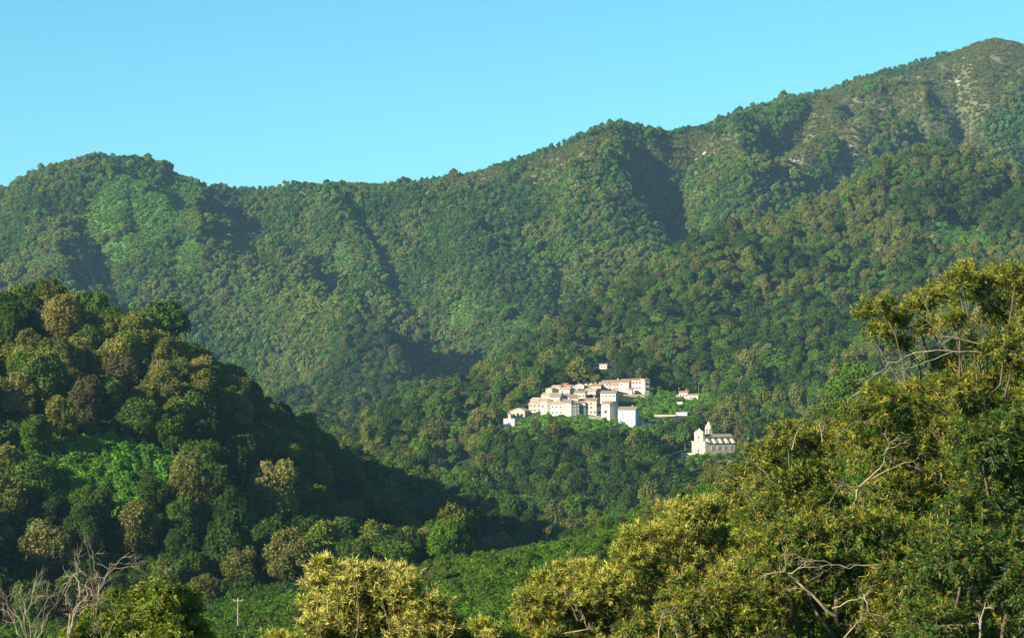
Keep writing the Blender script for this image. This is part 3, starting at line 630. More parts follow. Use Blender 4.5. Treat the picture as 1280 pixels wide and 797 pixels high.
H('village_house', 'white gabled house end behind the dark slab roof', 718, 730, 481.5, 490, 'white', 'brown', 10, 8, 'front', Y=1392, pitch=.4, wins=[(.5,.5,None)])
H('village_house', 'low house with a brown roof in the topmost row beside the white gable', 729, 741, 483, 491, 'cream', 'brown', 12, 8, 'gable', Y=1394, rows=1, cols=3, chim=1)
H('village_house', 'cream topmost house that touches the long back row', 740, 751, 482, 492, 'pink', 'brown', 12, 8, 'gable', Y=1390, rows=1, cols=2, chim=2)
H('village_house', 'stone house with a shaded arch in the middle of the upper rows', 731, 744.5, 488.5, 500, 'stone', 'tan', 14, 9, 'gable', Y=1362, wins=[(.55,.45,None)], ww=1.8, wh=2.4)  # one wide dark pane carries the shade inside the arch
H('village_house', 'narrow cream house in the centre with a dark gap to its right', 718, 731.5, 490.5, 500, 'cream', 'brown', 10, 8, 'gable', Y=1352, rows=1, cols=3)
H('village_house', 'low roofed house behind the blank cream house', 699, 711, 495.5, 504, 'stone', 'slate', 10, 8, 'gable', Y=1338, wins=[(.5,.5,None)], pitch=.4)
H('village_house', 'small house with a patched red and grey roof behind the front row', 711, 723, 496.5, 505, 'ochre', 'brown', -10, 8, 'gable', Y=1334, wins=[(.3,.5,None)], pitch=.4, chim=1)
H('village_house', 'greyish stone house with a broad slab roof behind the white front house', 687, 700, 495.5, 505, 'stone', 'slate', 16, 9, 'gable', Y=1332, pitch=.45, chim=1)
for tx, lab in ((732.8, 'left one of two round white water tanks on the top roofs'), (738.5, 'right one of two round white water tanks on the top roofs')):
    A = Acc(); A.tube([(0,0,-.4),(0,0,0),(0,0,.8),(0,0,1.1),(0,0,1.25)], [.95,1.0,1.0,.7,.02], 16); p_ = px(tx, 481.8, 1398)
    link('water_tank', A.mesh('water_tank', WM['white']), None, p_, lab, 'tank', 'white tanks on the village roofs')
A = Acc(); A.add(*box_arrays(-.9,.9,-.04,.04,-.9,.9)); A.tube([(0,0,.9),(0,0,1.2)], [.05,.05], 6)
link('awning', A.mesh('awning', WM['red']), None, px(699.3, 501.5, 1316), 'small bright red cloth hanging on the roofs behind the white front house', 'cloth')
# scattered houses right of and above the village
H('country_house', 'cream house with a red roof in the clearing right of the village', 849, 859.5, 490.5, 499, 'cream', 'red', 14, 7, 'gable', rows=1, cols=3, pitch=.25, chim=1)
H('country_house', 'long low cream wing joined to the clearing house beside the pole', 859.5, 872.5, 493.5, 500.5, 'cream', 'red', 8, 6, 'gable', pitch=.2, wins=[(.3,.5,None),(.7,.5,None)])
H('water_cistern', 'little blue painted shed at the left end of the clearing house', 845, 849, 493, 498.5, 'grey', 'slate', 10, 3, 'flat', cat='shed')
H('terrace_wall', 'short tan garden wall under the clearing house', 846, 853.5, 502, 505, 'cream', 'tan', 4, 1.5, 'flat', cat='wall', sink=2)
H('low_house', 'low white flat roofed building below the clearing', 845, 859, 515, 519.5, 'white', 'tan', 4, 5, 'flat', sink=2)
H('terrace_wall', 'long low tan road wall running left from the low white building', 818, 845, 518, 520.5, 'pink', 'tan', 2, 1.5, 'flat', cat='wall', sink=2)
H('country_house', 'tiny white house alone in the forest above the village', 749.5, 758.5, 456, 461, 'white', 'tan', 12, 6, 'gable', wins=[(.3,.5,None),(.7,.5,None)], pitch=.2)
# the chapel
cp = hit(873, 567, 1100, 1290); CY = cp[1]; sc_ = K*CY; a = 60
VB.append((832, 872, 567, CY-2))
root = link('village_church', None, None, ((866-640)*K*CY, CY+5, (HV-567)*K*CY), 'pale church with bell gable and buttressed nave below the village on the right', 'church')
root.rotation_euler = (0, 0, -R(a)); S_ = sc_/.415
FW = 12.0*S_; h1 = 15.0*sc_; h2 = 25.5*sc_; NL = 20*S_
VB.append((849, 918, 566, CY-4)); FOOT.append((cp[0]+6, CY+6, 14)); FOOT.append((cp[0]+16, CY+8, 13)); FOOT.append((cp[0]-4, CY, 8))
link('facade', boxes('facade', [(0, FW, 0, 1.2, -5, h1), (2.2*S_, FW-2.2*S_, .05, 1.15, h1+.3, h2)]+[(x_-.3, x_+.3, -.18, -.003, -5, h1-.02) for x_ in (.4, 3.2*S_, FW-3.2*S_, FW-.4)]+[(x_-.25, x_+.25, -.1, .048, h1+.32, h2-.02) for x_ in (2.6*S_, 4.6*S_, FW-4.6*S_, FW-2.6*S_)], WM['church']), root)
link('cornice', boxes('cornice', [(-.35, FW+.35, -.45, 1.4, h1+.002, h1+.298), (1.9*S_, FW-1.9*S_, -.3, 1.4, h2+.002, h2+.3)], WM['pink']), root)
A = Acc(); n_ = 10
for i in range(n_):   # curved pediment
    w_ = (FW/2-2.4*S_)*math.cos(i/n_*1.45)**1.0; z_ = h2+.31+i*.17*S_; A.add(*box_arrays(FW/2-w_, FW/2+w_, .1, 1.0, z_, z_+.167*S_))
A.tube([(FW/2,.55,h2+1.8*S_),(FW/2,.55,h2+2.5*S_),(FW/2,.55,h2+2.9*S_)], [.45,.4,.05], 8)
link('pediment', A.mesh('pediment', WM['church'], False), root)
dr = link('door', boxes('door', [(FW/2-.8, FW/2+.8, -.06, -.002, -.3, 2.9)], SM['brown']), root)
link('doorframe', boxes('doorframe', [(FW/2-1.1, FW/2-.81, -.2, -.002, -.3, 3.2), (FW/2+.81, FW/2+1.1, -.2, -.002, -.3, 3.2), (FW/2-.8, FW/2+.8, -.2, -.002, 2.92, 3.2)], WM['church']), dr)
add_window(root, FW/2, h1+(h2-h1)*.55, 1.2, 1.7, None)
nx0, nx1 = 2.6*S_, FW-2.6*S_; nh = 20.5*sc_; ah = 13.*sc_
link('nave', boxes('nave', [(nx0, nx1, 1.22, NL, -5, nh)], WM['church']), root)
A = Acc()
for s_ in (0, 1):
    v = []
    for y_ in (1.3, NL+.4):
        for (x_, z_) in (((nx0-.4) if s_ == 0 else (nx1+.4), nh+.01), ((nx0+nx1)/2, nh+1.5)): v += [(x_, y_, z_), (x_, y_, z_+.2)]
    A.add(np.array(v), [(0,1,3,2),(4,6,7,5),(0,4,5,1),(2,3,7,6),(0,2,6,4),(1,5,7,3)])
link('roof', A.mesh('roof', RM['slate'], False), root)
link('side_aisle', boxes('side_aisle', [(nx1+.01, FW-.02, 1.22, NL-1, -5, ah)], WM['church']), root)
link('side_aisle', boxes('side_aisle', [(.02, nx0-.01, 1.22, NL-1, -5, ah)], WM['church']), root)
link('aisle_roof', boxes('aisle_roof', [(nx1+.01, FW+.25, 1.22, NL-.8, ah+.01, ah+.2)], RM['tan']), root)
for i in range(5):    # scroll buttresses over the aisle roof
    y_ = 2.0*S_+i*3.9*S_; A = Acc(); v = []
    for yy_ in (y_, y_+1.3*S_): v += [(nx1+.004, yy_, ah+.21), (FW+.1, yy_, ah+.21), (FW-.3, yy_, ah+1.0), (nx1+.004, yy_, nh-.25)]
    A.add(np.array(v), [(0,1,2,3),(4,7,6,5),(0,4,5,1),(1,5,6,2),(2,6,7,3),(3,7,4,0)]); link('buttress', A.mesh('buttress', WM['church'], False), root)
    if i < 4:
        o_ = link('window', _winc[(1.2, 1.7, None)][0], root, (nx1+.01, y_+2.6*S_, ah+(nh-ah)*.55)); o_.rotation_euler = (0, 0, R(90)); link('pane', _winc[(1.2, 1.7, None)][1], o_)
        o_ = link('window', _winc[(1.2, 1.7, None)][0], root, (FW-.005, y_+2.6*S_, ah*.6)); o_.rotation_euler = (0, 0, R(90)); link('pane', _winc[(1.2, 1.7, None)][1], o_)
# bell gable: tapered stage, arch opening, pointed cap
bx, by = 3.2*S_, 7.2*S_; b0 = nh-2; b1 = nh+4.2; A = Acc(); hw = 1.75*S_
for x_ in (-hw, hw-.95): A.add(*box_arrays(bx+x_, bx+x_+.95, by, by+2.2, b0, b1))
A.add(*box_arrays(bx-hw+.952, bx+hw-.952, by+.01, by+2.19, b0, b0+3.0))
link('bell_gable', A.mesh('bell_gable', WM['church'], False), root)
A = Acc(); A.tube([(bx, by+1.1, b1+.002), (bx, by+1.1, b1+.3), (bx, by+1.1, b1+1.4), (bx, by+1.1, b1+2.6), (bx, by+1.1, b1+3.4), (bx, by+1.1, b1+4.2)], [hw*1.15, hw*1.15, hw*1.0, hw*.55, hw*.28, .03], 12)
link('spire', A.mesh('spire', WM['church'], False), root)
A = Acc(); A.tube([(bx, by+1.1, b1-.2), (bx, by+1.1, b1-.9), (bx, by+1.1, b1-1.3)], [.12,.35,.5], 10); link('bell', A.mesh('bell', RM['slate']), root)
H('terrace_wall', 'pale terrace wall reaching out left of the church', 851, 869, 566, 570.5, 'ochre', 'tan', 6, 3, 'flat', cat='wall', Y=CY-3, sink=4)
def pole(u, v0, v1, Y, lab, arm=1.6, grp=None):
    p0 = px(u, v1, Y); h = (v1-v0)*K*Y; root = link('utility_pole', None, None, p0, lab, 'pole', grp)
    A = Acc(); A.tube([(0,0,-1.5),(0,0,h*.5),(0,0,h)], [.13,.11,.09], 8); link('post', A.mesh('post', M_pale), root)
    link('crossarm', boxes('crossarm', [(-arm/2, arm/2, -.22, -.12, h-.5, h-.36), (-.05, .05, -.22, -.12, h-1.0, h-.51)], M_pale), root)
    for x_ in (-arm*.45, 0, arm*.45):
        A = Acc(); A.tube([(x_,-.17,h-.36),(x_,-.17,h-.2),(x_,-.17,h-.12)], [.05,.07,.03], 6); link('insulator', A.mesh('insulator', SM['white']), root)
pole(873.5, 478, 495, 1345, 'tall pale pole standing right of the clearing house', .6)
pole(848.5, 484.5, 491, 1352, 'short thin mast behind the clearing house', .5)

# ---------------------------------------------------------------- forest scatter
P3 = lambda x, y: tz(x, y)
far_x, far_y = [], []
for (ya, yb, dm, dens) in ((720, 1150, 7.2, .05), (1150, 2150, 8.2, .07), (2150, 3350, 7.6, .12)):
    x, y = jgrid(-130, 1410, ya, yb, dens); sl = np.hypot(tz(x, y+6)-tz(x, y-6), tz(x+6, y)-tz(x-6, y))/12; k_ = poisson(x, y, rng.uniform(.72, 1.12, len(x))*dm/np.sqrt(1+2.0*sl*sl)); far_x.append(x[k_]); far_y.append(y[k_])
x, y = jgrid(-130, 1410, 500, 720, .05); k_ = poisson(x, y, np.full(len(x), 8.)); x, y = x[k_], y[k_]; u_ = 640+x/(K*y)
m_ = (y > np.interp(u_, U, Yl)+30); m_ &= y > np.interp(u_, U, Yc)+70; far_x.append(x[m_]); far_y.append(y[m_])
x = np.concatenate(far_x+[cx[rest]]); y = np.concatenate(far_y+[cy_[rest]]); z = P3(x, y); u_, v_ = uv(x, y, z)
clr, bare = masks(x, y, z)
kp = (rng.rand(len(x)) > clr*.97) & (rng.rand(len(x)) > bare*.86)
# forest right above the skyline crest is lower and thinner
kp &= keep_out(x, y)
x, y, z, u_, v_, clr, bare = [q[kp] for q in (x, y, z, u_, v_, clr, bare)]
kp = vis(x, y, z, 14.0); x, y, z, u_, v_, clr, bare = [q[kp] for q in (x, y, z, u_, v_, clr, bare)]
s = rng.uniform(.62, 1.22, len(x)); s[rng.rand(len(x)) < .10] *= 1.25
s *= np.where(y > 2200, np.where(clr+bare > .25, .6, .98), 1.0)
# crown heights near the skyline taper so that the crest reads as in the photograph
mY4 = np.interp(u_, U, Y4); s *= np.where(np.abs(y-mY4) < 90, np.interp(u_, [0,250,290,640,740,850,900,1400], [1,1,.45,.45,.85,.8,.55,.5]), 1)
kpb = np.ones(len(x), bool)
for (b0_, b1_, vb_, Yb) in VB:
    m = (u_ > b0_-9) & (u_ < b1_+9) & (y < Yb+2) & (y > Yb-190)
    if m.any():
        zmax = (HV-(vb_-.5))*K*y; room = (zmax-z)/14.0; s = np.where(m, np.minimum(s, np.maximum(room, .001)), s)
kpb &= s > .22
x, y, z, u_, v_, s = [q[kpb] for q in (x, y, z, u_, v_, s)]
sp = species(x, y, rng, True); dist = y
idx = np.zeros(len(x), int)
midmap = {0:[2,3,5],1:[2,3,6],2:[3,5],3:[1,6,4],4:[0,4,1],5:[1,6],6:[5,3]}; farmap = {0:[2,5],1:[3,5,2],2:[2,5],3:[1,3],4:[0,4],5:[1,3],6:[2,5]}
for k_ in range(7):
    m = sp == k_; r_ = rng.rand(len(x)); a1 = np.array(midmap[k_]); a2 = np.array(farmap[k_])+7; a3 = np.array({0:[15,16],1:[15,16],2:[15],3:[14,16],4:[13,14],5:[14],6:[15]}[k_])+1
    pick = np.where(y < 720, a3[(r_*len(a3)).astype(int)], np.where(y < 2150, a1[(r_*len(a1)).astype(int)], a2[(r_*len(a2)).astype(int)])); idx = np.where(m, pick, idx)
idx = np.clip(idx, 0, len(protos)-1)
tint = TV[sp]*rng.uniform(.75, 1.35, (len(x), 1))*[1.18, 1.24, .85]
tint = np.where((y[:,None] > 2150), (tint*.8+tint.mean(0)*.2)*[1.04,1.2,1.5], tint)  # far crowns evened out and blued: distance haze painted into leaf colour
rot = np.stack([rng.uniform(-.06,.06,len(x)), rng.uniform(-.06,.06,len(x)), rng.uniform(0, 6.28, len(x))], 1)
scl = np.stack([s*rng.uniform(.85, 1.1, len(x)), s*rng.uniform(.85, 1.1, len(x)), s*rng.uniform(.85, 1.4, len(x))], 1)
print('forest trees', len(x))
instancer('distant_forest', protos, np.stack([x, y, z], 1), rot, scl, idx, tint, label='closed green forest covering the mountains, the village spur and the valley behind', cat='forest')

# ---------------------------------------------------------------- ferns, brambles and maquis: ground cover nobody could count
def clump(name, seed, n, r, h, leaf, up=.5):
    rg = np.random.RandomState(seed); p = np.stack([rg.randn(n)*r*.45, rg.randn(n)*r*.45, np.zeros(n)], 1); rr = np.hypot(p[:,0], p[:,1])/r
    p[:,2] = rg.uniform(.15, 1, n)*h*np.clip(1.05-rr*rr, .15, 1)
    nr = np.stack([p[:,0]/r+.6*rg.randn(n), p[:,1]/r+.6*rg.randn(n), up+.5*np.abs(rg.randn(n))], 1); nr /= np.linalg.norm(nr, axis=1)[:,None]
    Vv, Ff = quads_at(p, nr, leaf*rg.uniform(.6, 1.4, n), rg, 1.1)
    Vv[:,2] = np.maximum(Vv[:,2], -.1)
    return bpy.data.objects.new(name, mesh_np(name, Vv, Ff, [M_far], {'var': ('FACE', rg.rand(n)), 'cat': ('FACE', (rg.rand(n) < .06)*.5)}))
cl_p = [clump('a_fern_%d' % i, 500+i, 240, 1.0, [.9,1.1,1.3][i], .17) for i in range(3)]+[clump('b_shrub_%d' % i, 520+i, 480, 1.7, [1.8,2.2][i], .22, .2) for i in range(2)]+[clump('c_maquis_%d' % i, 540+i, 90, 3.0, [2.2,3.0][i], .9, .3) for i in range(2)]
gx, gy, gs, gi_, gt = [], [], [], [], []
def put(x, y, s, i, t): gx.append(x); gy.append(y); gs.append(s); gi_.append(i); gt.append(t)
N9 = Noise(91)
# near slope
x, y = jgrid(-500, 3000, 12, 95, .9); t = np.array([[.075,.165,.022]])*rng.uniform(.6, 1.25, (len(x), 1)); m = (x*x+y*y) > 160; put(x[m], y[m], rng.uniform(.4, .8, m.sum()), rng.randint(0, 3, m.sum()), t[m])
for (a_, b_) in ((-700, -60), (1380, 2900)):
    x, y = jgrid(a_, b_, 95, 520, .4); t = np.array([[.06,.14,.02]])*rng.uniform(.6, 1.3, (len(x), 1)); put(x, y, rng.uniform(.8, 1.6, len(x)), rng.randint(0, 5, len(x)), t)
x, y = jgrid(-60, 1380, 95, 300, .75); n = fbm(N9, x/9, y/16, 3); t = np.where(n[:,None] < .47, [[.05,.13,.018]], [[.075,.165,.022]])*rng.uniform(.75, 1.25, (len(x), 1))
m = vis(x, y, P3(x, y), 1.6); put(x[m], y[m], rng.uniform(.5, 1.0, m.sum()), rng.randint(0, 3, m.sum()), t[m])
x, y = jgrid(-60, 1380, 300, 560, .55); n = fbm(N9, x/9, y/16, 3); t = np.where(n[:,None] < .47, [[.05,.12,.018]], [[.07,.155,.022]])*rng.uniform(.75, 1.25, (len(x), 1))
m = vis(x, y, P3(x, y), 1.8); put(x[m], y[m], rng.uniform(.7, 1.4, m.sum()), rng.randint(0, 3, m.sum()), t[m])
x, y = jgrid(-60, 1380, 100, 560, .035); n = fbm(N9, x/14+30, y/20, 3); m = (n > .47) & vis(x, y, P3(x, y), 2.0)
put(x[m], y[m], rng.uniform(.5, 1.25, m.sum()), rng.randint(3, 5, m.sum()), np.array([[.05,.10,.02]])*rng.uniform(.6, 1.5, (m.sum(), 1)))
# left hill clearings and its floor
x, y = jgrid(-60, 760, 470, 720, .35); z = P3(x, y); c, b = masks(x, y, z); m = ((c > .2) | (rng.rand(len(x)) < .25)) & vis(x, y, z, 2.)
put(x[m], y[m], rng.uniform(.9, 1.7, m.sum()), rng.randint(0, 4, m.sum()), np.where(c[m][:,None] > .2, [[.085,.24,.04]], [[.04,.085,.025]])*rng.uniform(.75, 1.25, (m.sum(), 1)))
# village spur and the valley behind
x, y = jgrid(380, 1400, 1000, 2100, .07); z = P3(x, y); c, b = masks(x, y, z); m = (c > .15) & vis(x, y, z, 2.) 
put(x[m], y[m], rng.uniform(1.2, 2.2, m.sum()), rng.randint(0, 5, m.sum()), np.array([[.085,.21,.03]])*rng.uniform(.7, 1.3, (m.sum(), 1)))
# mountain clearings and open maquis
x, y = jgrid(-130, 1410, 2050, 3300, .10); z = P3(x, y); c, b = masks(x, y, z); m = ((c > .15) | (b > .2)) & vis(x, y, z, 3.)
nn = fbm(Noise(92), x/25, y/25, 4); m &= (b < .2) | (nn < .72)
put(x[m], y[m], np.where(b[m] > .2, rng.uniform(.4, 1.0, m.sum()), rng.uniform(.7, 1.4, m.sum())), rng.randint(5, 7, m.sum()), np.where(b[m][:,None] > .2, [[.10,.12,.05]], [[.085,.19,.04]])*rng.uniform(.7, 1.3, (m.sum(), 1)))
x = np.concatenate(gx); y = np.concatenate(gy); s = np.concatenate(gs); i_ = np.concatenate(gi_); t = np.concatenate(gt)*[1.0,.90,.34]; z = P3(x, y)
u_, v_ = uv(x, y, z); k_ = np.ones(len(x), bool)
for (fx, fy, fr_) in FOOT: k_ &= (x-fx)**2+(y-fy)**2 > (fr_*.85)**2
for (b0_, b1_, vb_, Yb) in VB: k_ &= ~((u_ > b0_-2) & (u_ < b1_+2) & (y < Yb+2) & (y > Yb-60) & (HV-(z+1.6*s)/(K*y) < vb_-2.5))
x, y, z, s, i_, t = [q[k_] for q in (x, y, z, s, i_, t)]
print('ground cover', len(x))
instancer('undergrowth', cl_p, np.stack([x, y, z-.05], 1), np.stack([x*0, x*0, rng.uniform(0, 6.28, len(x))], 1), s[:,None]*rng.uniform(.8, 1.2, (len(x), 3)), i_, t, label='bright green ferns, brambles and low maquis on the open slopes', cat='undergrowth')

# ---------------------------------------------------------------- bushes along the near ridge: individuals
SP = []
for si in range(6):
    Vv, Ff, var, cat, L = crown(600+si, 3200, [2.1,1.7,2.4,1.9,2.6,1.5][si], [4.2,3.6,4.0,5.0,5.2,4.4][si], .20, nl=[8,6,9,7,10,6][si], jit=.65, catp=[.2,.0,.35,.1,.0,.25][si], lobe=(.3,.48), low=-.7, asp=.7)
    SP.append((mesh_np('crown', Vv, Ff, [M_obj], {'var': ('FACE', var), 'cat': ('FACE', cat)}), trunk_acc(si+20, L, 4, .12).mesh('stem', M_bark)))
def bush(u, dY, s, pi, col, label, group, Y=None, nm='ridge_bush'):
    y = (np.interp(u, U, Yc)+dY) if Y is None else Y; x = (u-640)*K*y
    root = link(nm, None, None, (x, y, float(tz(x, y))), label, 'bush', group); root.rotation_euler = (0, 0, rng.uniform(0, 6.28)); root.scale = (s, s, s*rng.uniform(.9, 1.15))
    link('crown', SP[pi][0], root).color = (*col, 1); link('stem', SP[pi][1], root)
BC = [((.06,.12,.014), 'bright green'), ((.038,.08,.013), 'dark green'), ((.09,.105,.022), 'olive green')]
uu = np.concatenate([rng.uniform(285, 520, 26), rng.uniform(520, 1110, 150)])
for u in uu:
    ci = rng.randint(3); col = np.array(BC[ci][0])*rng.uniform(.8, 1.25)
    seg = 'left of the golden chestnut at the bottom' if u < 400 else 'between the golden chestnut and the village' if u < 700 else 'above the big chestnuts on the right'
    if u < 700: seg = 'on the near ridge left of the big chestnuts'
    else: seg = 'on the near ridge behind the big chestnuts'
    if 520 < u < 690 and rng.rand() < .3: continue
    bush(u, rng.uniform(-55, 12), rng.uniform(.4, .8)*(1.0 if u > 690 else .8), rng.randint(6), col, f'{BC[ci][1]} bush standing {seg}', f'{BC[ci][1]} bushes {seg}')
for (u, dY, s, pi, c, lab) in [(748, -4, .85, 4, (.11,.14,.03), 'tallest olive tree-like bush where the near ridge meets the shadow'),
    (1062, 5, 1.45, 4, (.075,.145,.022), 'large rounded bright green tree on the ridge left of the tall chestnut'),
    (1035, -15, 1.1, 2, (.05,.10,.02), 'darker round bush just left below the large rounded tree'),
    (1095, 10, 1.1, 3, (.07,.13,.025), 'green tree on the ridge partly behind the tall chestnut'),
    (930, 0, .9, 0, (.085,.13,.025), 'round green bush right of the church'),
    (905, -10, .8, 2, (.10,.14,.03), 'yellowish green bush just below the church')]:
    bush(u, dY, s, pi, c, lab, None, nm='ridge_tree')
# gully trees at the foot of the shaded flank
pole(297.5, 747, 770, 400, 'pale utility pole with a crossarm in the dark gully', 1.7)

# ---------------------------------------------------------------- the foreground sweet chestnuts
def rosettes(P, A_, rng, nleaf, ncat, ls, cs, catfrac):
    n = len(P); A_ = A_/np.linalg.norm(A_, axis=1)[:,None]; r = rng.randn(n, 3); T = np.cross(A_, r); T /= np.linalg.norm(T, axis=1)[:,None]; B = np.cross(A_, T)
    def blades(sel, m, L, wd, th0, th1, droop, fold):
        p = np.repeat(P[sel], m, 0); a = np.repeat(A_[sel], m, 0); t = np.repeat(T[sel], m, 0); b = np.repeat(B[sel], m, 0); k = len(p)
        ph = np.tile(np.arange(m)*2.399, len(P[sel]))+rng.uniform(-.3, .3, k); th = R(1)*rng.uniform(th0, th1, k); LL = L*rng.uniform(.65, 1.2, k)
        d = a*np.cos(th)[:,None]+(t*np.cos(ph)[:,None]+b*np.sin(ph)[:,None])*np.sin(th)[:,None]
        p = p+a*rng.uniform(-.12, .06, k)[:,None]*1.0
        tip = p+d*LL[:,None]; tip[:,2] -= droop*LL; midp = p+d*(LL*.5)[:,None]; midp[:,2] -= droop*.2*LL
        sd_ = np.cross(d, a+.3*rng.randn(k, 3)); sd_ /= np.linalg.norm(sd_, axis=1)[:,None]+1e-9; up_ = np.cross(sd_, d)
        w = (wd*rng.uniform(.75, 1.2, k))[:,None]
        V = np.stack([p, midp-sd_*w+up_*w*fold, tip, midp+sd_*w+up_*w*fold], 1).reshape(-1, 3); return V, np.arange(4*k).reshape(k, 4), k
    LV, LF, k1 = blades(np.ones(n, bool), nleaf, ls, ls*.155, 35, 105, .28, .35)
    sel = rng.rand(n) < catfrac
    CV = CF = None
    if sel.any(): CV, CF, k2 = blades(sel, ncat, cs, .0065, 5, 80, .06, 0)
    return LV, LF, CV, CF
def chestnut(label, ru, rY, lobes, col, flower, dens=1.0, leafs=.19, orange=.09, dead=(), trunk_r=.28, group='sweet chestnut trees in the foreground', seed=0, nm='sweet_chestnut', catc=None):
    rg = np.random.RandomState(seed+7000); bx_ = (ru-640)*K*rY; bz = float(tz(bx_, rY)); base = np.array([bx_, rY, bz])
    root = link(nm, None, None, base, label, 'tree', group)
    C = np.array([np.r_[px(u, v, Y_), r] for (u, v, Y_, r) in lobes]); C[:,:3] -= base
    PP, AA = [], []; TA = Acc()
    cen = C[:,:3].mean(0); fork = np.array([cen[0]*.45, cen[1]*.45+.6, max(1.5, cen[2]*.42)])
    TA.tube(wob((0,0,-.8), fork, 6, .02, rg), np.linspace(trunk_r, trunk_r*.7, 6), 8)
    for (x_, y_, z_, r) in C:
        c = np.array([x_, y_, z_]); n = int(dens*270*r*r)+18
        TA.tube(wob(fork, c, 8, .035, rg, .05), np.linspace(min(trunk_r*.5, .02+.07*r), .02, 8), 6)
        d = rg.randn(n, 3); d /= np.linalg.norm(d, axis=1)[:,None]; d[:,2] = np.where(d[:,2] < -.55, -d[:,2], d[:,2])
        # lumpy, ragged shell
        rr = .8*r*(1+.28*np.sin(3.1*d[:,0]*2+x_)*np.sin(2.7*d[:,2]*2+z_)+.18*rg.randn(n))*np.where(rg.rand(n) < .3, rg.uniform(.4, .9, n), 1)
        p = c+d*rr[:,None]*[1.15, 1, .85]
        nb = int(6+5*r); ends = []
        for b_ in range(nb):
            q = p[rg.randint(n)]; ends.append(q); TA.tube(wob(c, q, 5, .06, rg), np.linspace(.04, .012, 5), 4)
        ends = np.array(ends)
        for q in p[rg.rand(n) < .30]:
            e = ends[np.argmin(((ends-q)**2).sum(1))]; e2 = c+(e-c)*.75; TA.tube(np.array([e2, (e2+q)/2+rg.randn(3)*.05, q]), [.014,.01,.006], 3)
        PP.append(p); AA.append(d*.8+[0, -.1, .75]+rg.randn(n, 3)*.3)
    P = np.concatenate(PP); A_ = np.concatenate(AA)
    LV, LF, CV, CF = rosettes(P, A_, rg, 9, 11, leafs*.8, .20, flower)
    k = len(LF); lm = np.repeat(rg.rand(len(P)), 9)
    var = .5*lm+.5*rg.rand(k); oc = (rg.rand(k) < orange)*rg.uniform(.4, .9, k)
    o = link('crown', mesh_np('crown', LV, LF, [M_chest], {'var': ('FACE', var), 'cat': ('FACE', oc)}), root); o.color = (*col, 1)
    if CV is not None:
        k = len(CF); link('flowers', mesh_np('flowers', CV, CF, [M_catkin], {'var': ('FACE', rg.rand(k)), 'cat': ('FACE', (rg.rand(k) < .3)*rg.rand(k))}), root).color = (*(catc or ((.58,.55,.10) if flower > .6 else (.41,.38,.045))), 1)
    link('trunk', TA.mesh('trunk', M_bark), root)
    for pts, r0 in dead: dead_limb(root, pts, r0, rg, base)
    return root
def dead_limb(root, pts, r0, rg, base, nm='dead_branch', mat=None, twigs=5):
    A = Acc(); P = np.array([px(*p) for p in pts])-base
    # densify with a little crookedness
    t = np.linspace(0, len(P)-1, (len(P)-1)*4+1); Q = np.stack([np.interp(t, range(len(P)), P[:,i]) for i in range(3)], 1); L = np.linalg.norm(P[-1]-P[0])
    Q[1:-1] += rg.randn(len(Q)-2, 3)*.012*L
    r0 = r0*.45; A.tube(Q, np.linspace(r0, r0*.22, len(Q)), 7)
    for j in range(twigs):
        i = rg.randint(2, len(Q)-1); d = Q[min(i+1, len(Q)-1)]-Q[i-1]; d /= np.linalg.norm(d)+1e-9; d = d+rg.randn(3)*[.6,.3,.6]; d /= np.linalg.norm(d); l = L*rg.uniform(.12, .32)
        e = Q[i]+d*l; W_ = wob(Q[i], e, 5, .06, rg); A.tube(W_, np.linspace(r0*.4, r0*.1, 5), 5)
        for _ in range(5):
            d2 = d+rg.randn(3)*.6; d2 /= np.linalg.norm(d2); A.tube(wob(W_[rg.randint(2, 4)], W_[3]+d2*l*.5, 4, .05, rg), np.linspace(r0*.2, r0*.06, 4), 4)
    link(nm, A.mesh(nm, mat or M_pale), root)
G1, G2, G3 = (.07,.112,.011), (.042,.09,.010), (.11,.14,.016)
def LB(Y, *q, du=0, dv=0): return [(u+du, v+dv, Y+((i*37) % 7-3)*.35, r) for i, (u, v, r) in enumerate(q)]
chestnut('tall spreading chestnut with a sparse yellow crown and long bare limbs at the right edge', 1232, 75,
  LB(75, (1100,384,.62),(1085,392,.4),(1122,402,.6),(1145,385,.6),(1098,415,.5),(1128,430,.4),(1172,372,.7),(1196,352,.62),(1206,340,.42),(1222,365,.75),(1248,352,.75),(1270,345,.6),(1275,378,.8),(1240,398,.7),(1195,405,.55),(1160,410,.45),(1215,440,.7),(1180,455,.6),(1255,440,.8),(1275,465,.9),(1230,480,.9),(1190,490,.9),(1150,500,.8),(1310,360,1.0),(1320,420,1.3),(1290,410,.8),(1265,520,1.0),(1220,520,1.0),(1330,500,1.4)), G1, .55, .85, dead=[([(1225,440,74),(1170,436,73.5),(1120,450,73.5),(1085,470,73.5)],.055),([(1228,430,74),(1180,420,73.6),(1150,395,73.5)],.05),([(1235,420,74),(1215,395,73.4),(1222,380,73.4)],.07),([(1190,440,73.6),(1150,458,73.4),(1110,462,73.2),(1095,478,73)],.03)], seed=1, trunk_r=.34)
chestnut('chestnut with an even leafy crown directly below the tall spreading one', 1130, 72,
  LB(72, (1075,525,.8),(1105,500,.7),(1140,530,1.1),(1060,560,.9),(1100,570,1.1),(1180,545,1.1),(1150,590,1.2),(1110,620,1.1),(1185,600,1.1),(1165,640,1.1)), G1, .42, 1.0, dead=[([(1065,640,70.6),(1075,605,70.4),(1100,585,70.3),(1110,560,70.2),(1108,535,70.2)],.06),([(1090,598,70.3),(1130,578,70.1),(1150,572,70)],.035),([(1075,608,70.4),(1050,605,70.2),(1030,640,70.1)],.03)], seed=2)
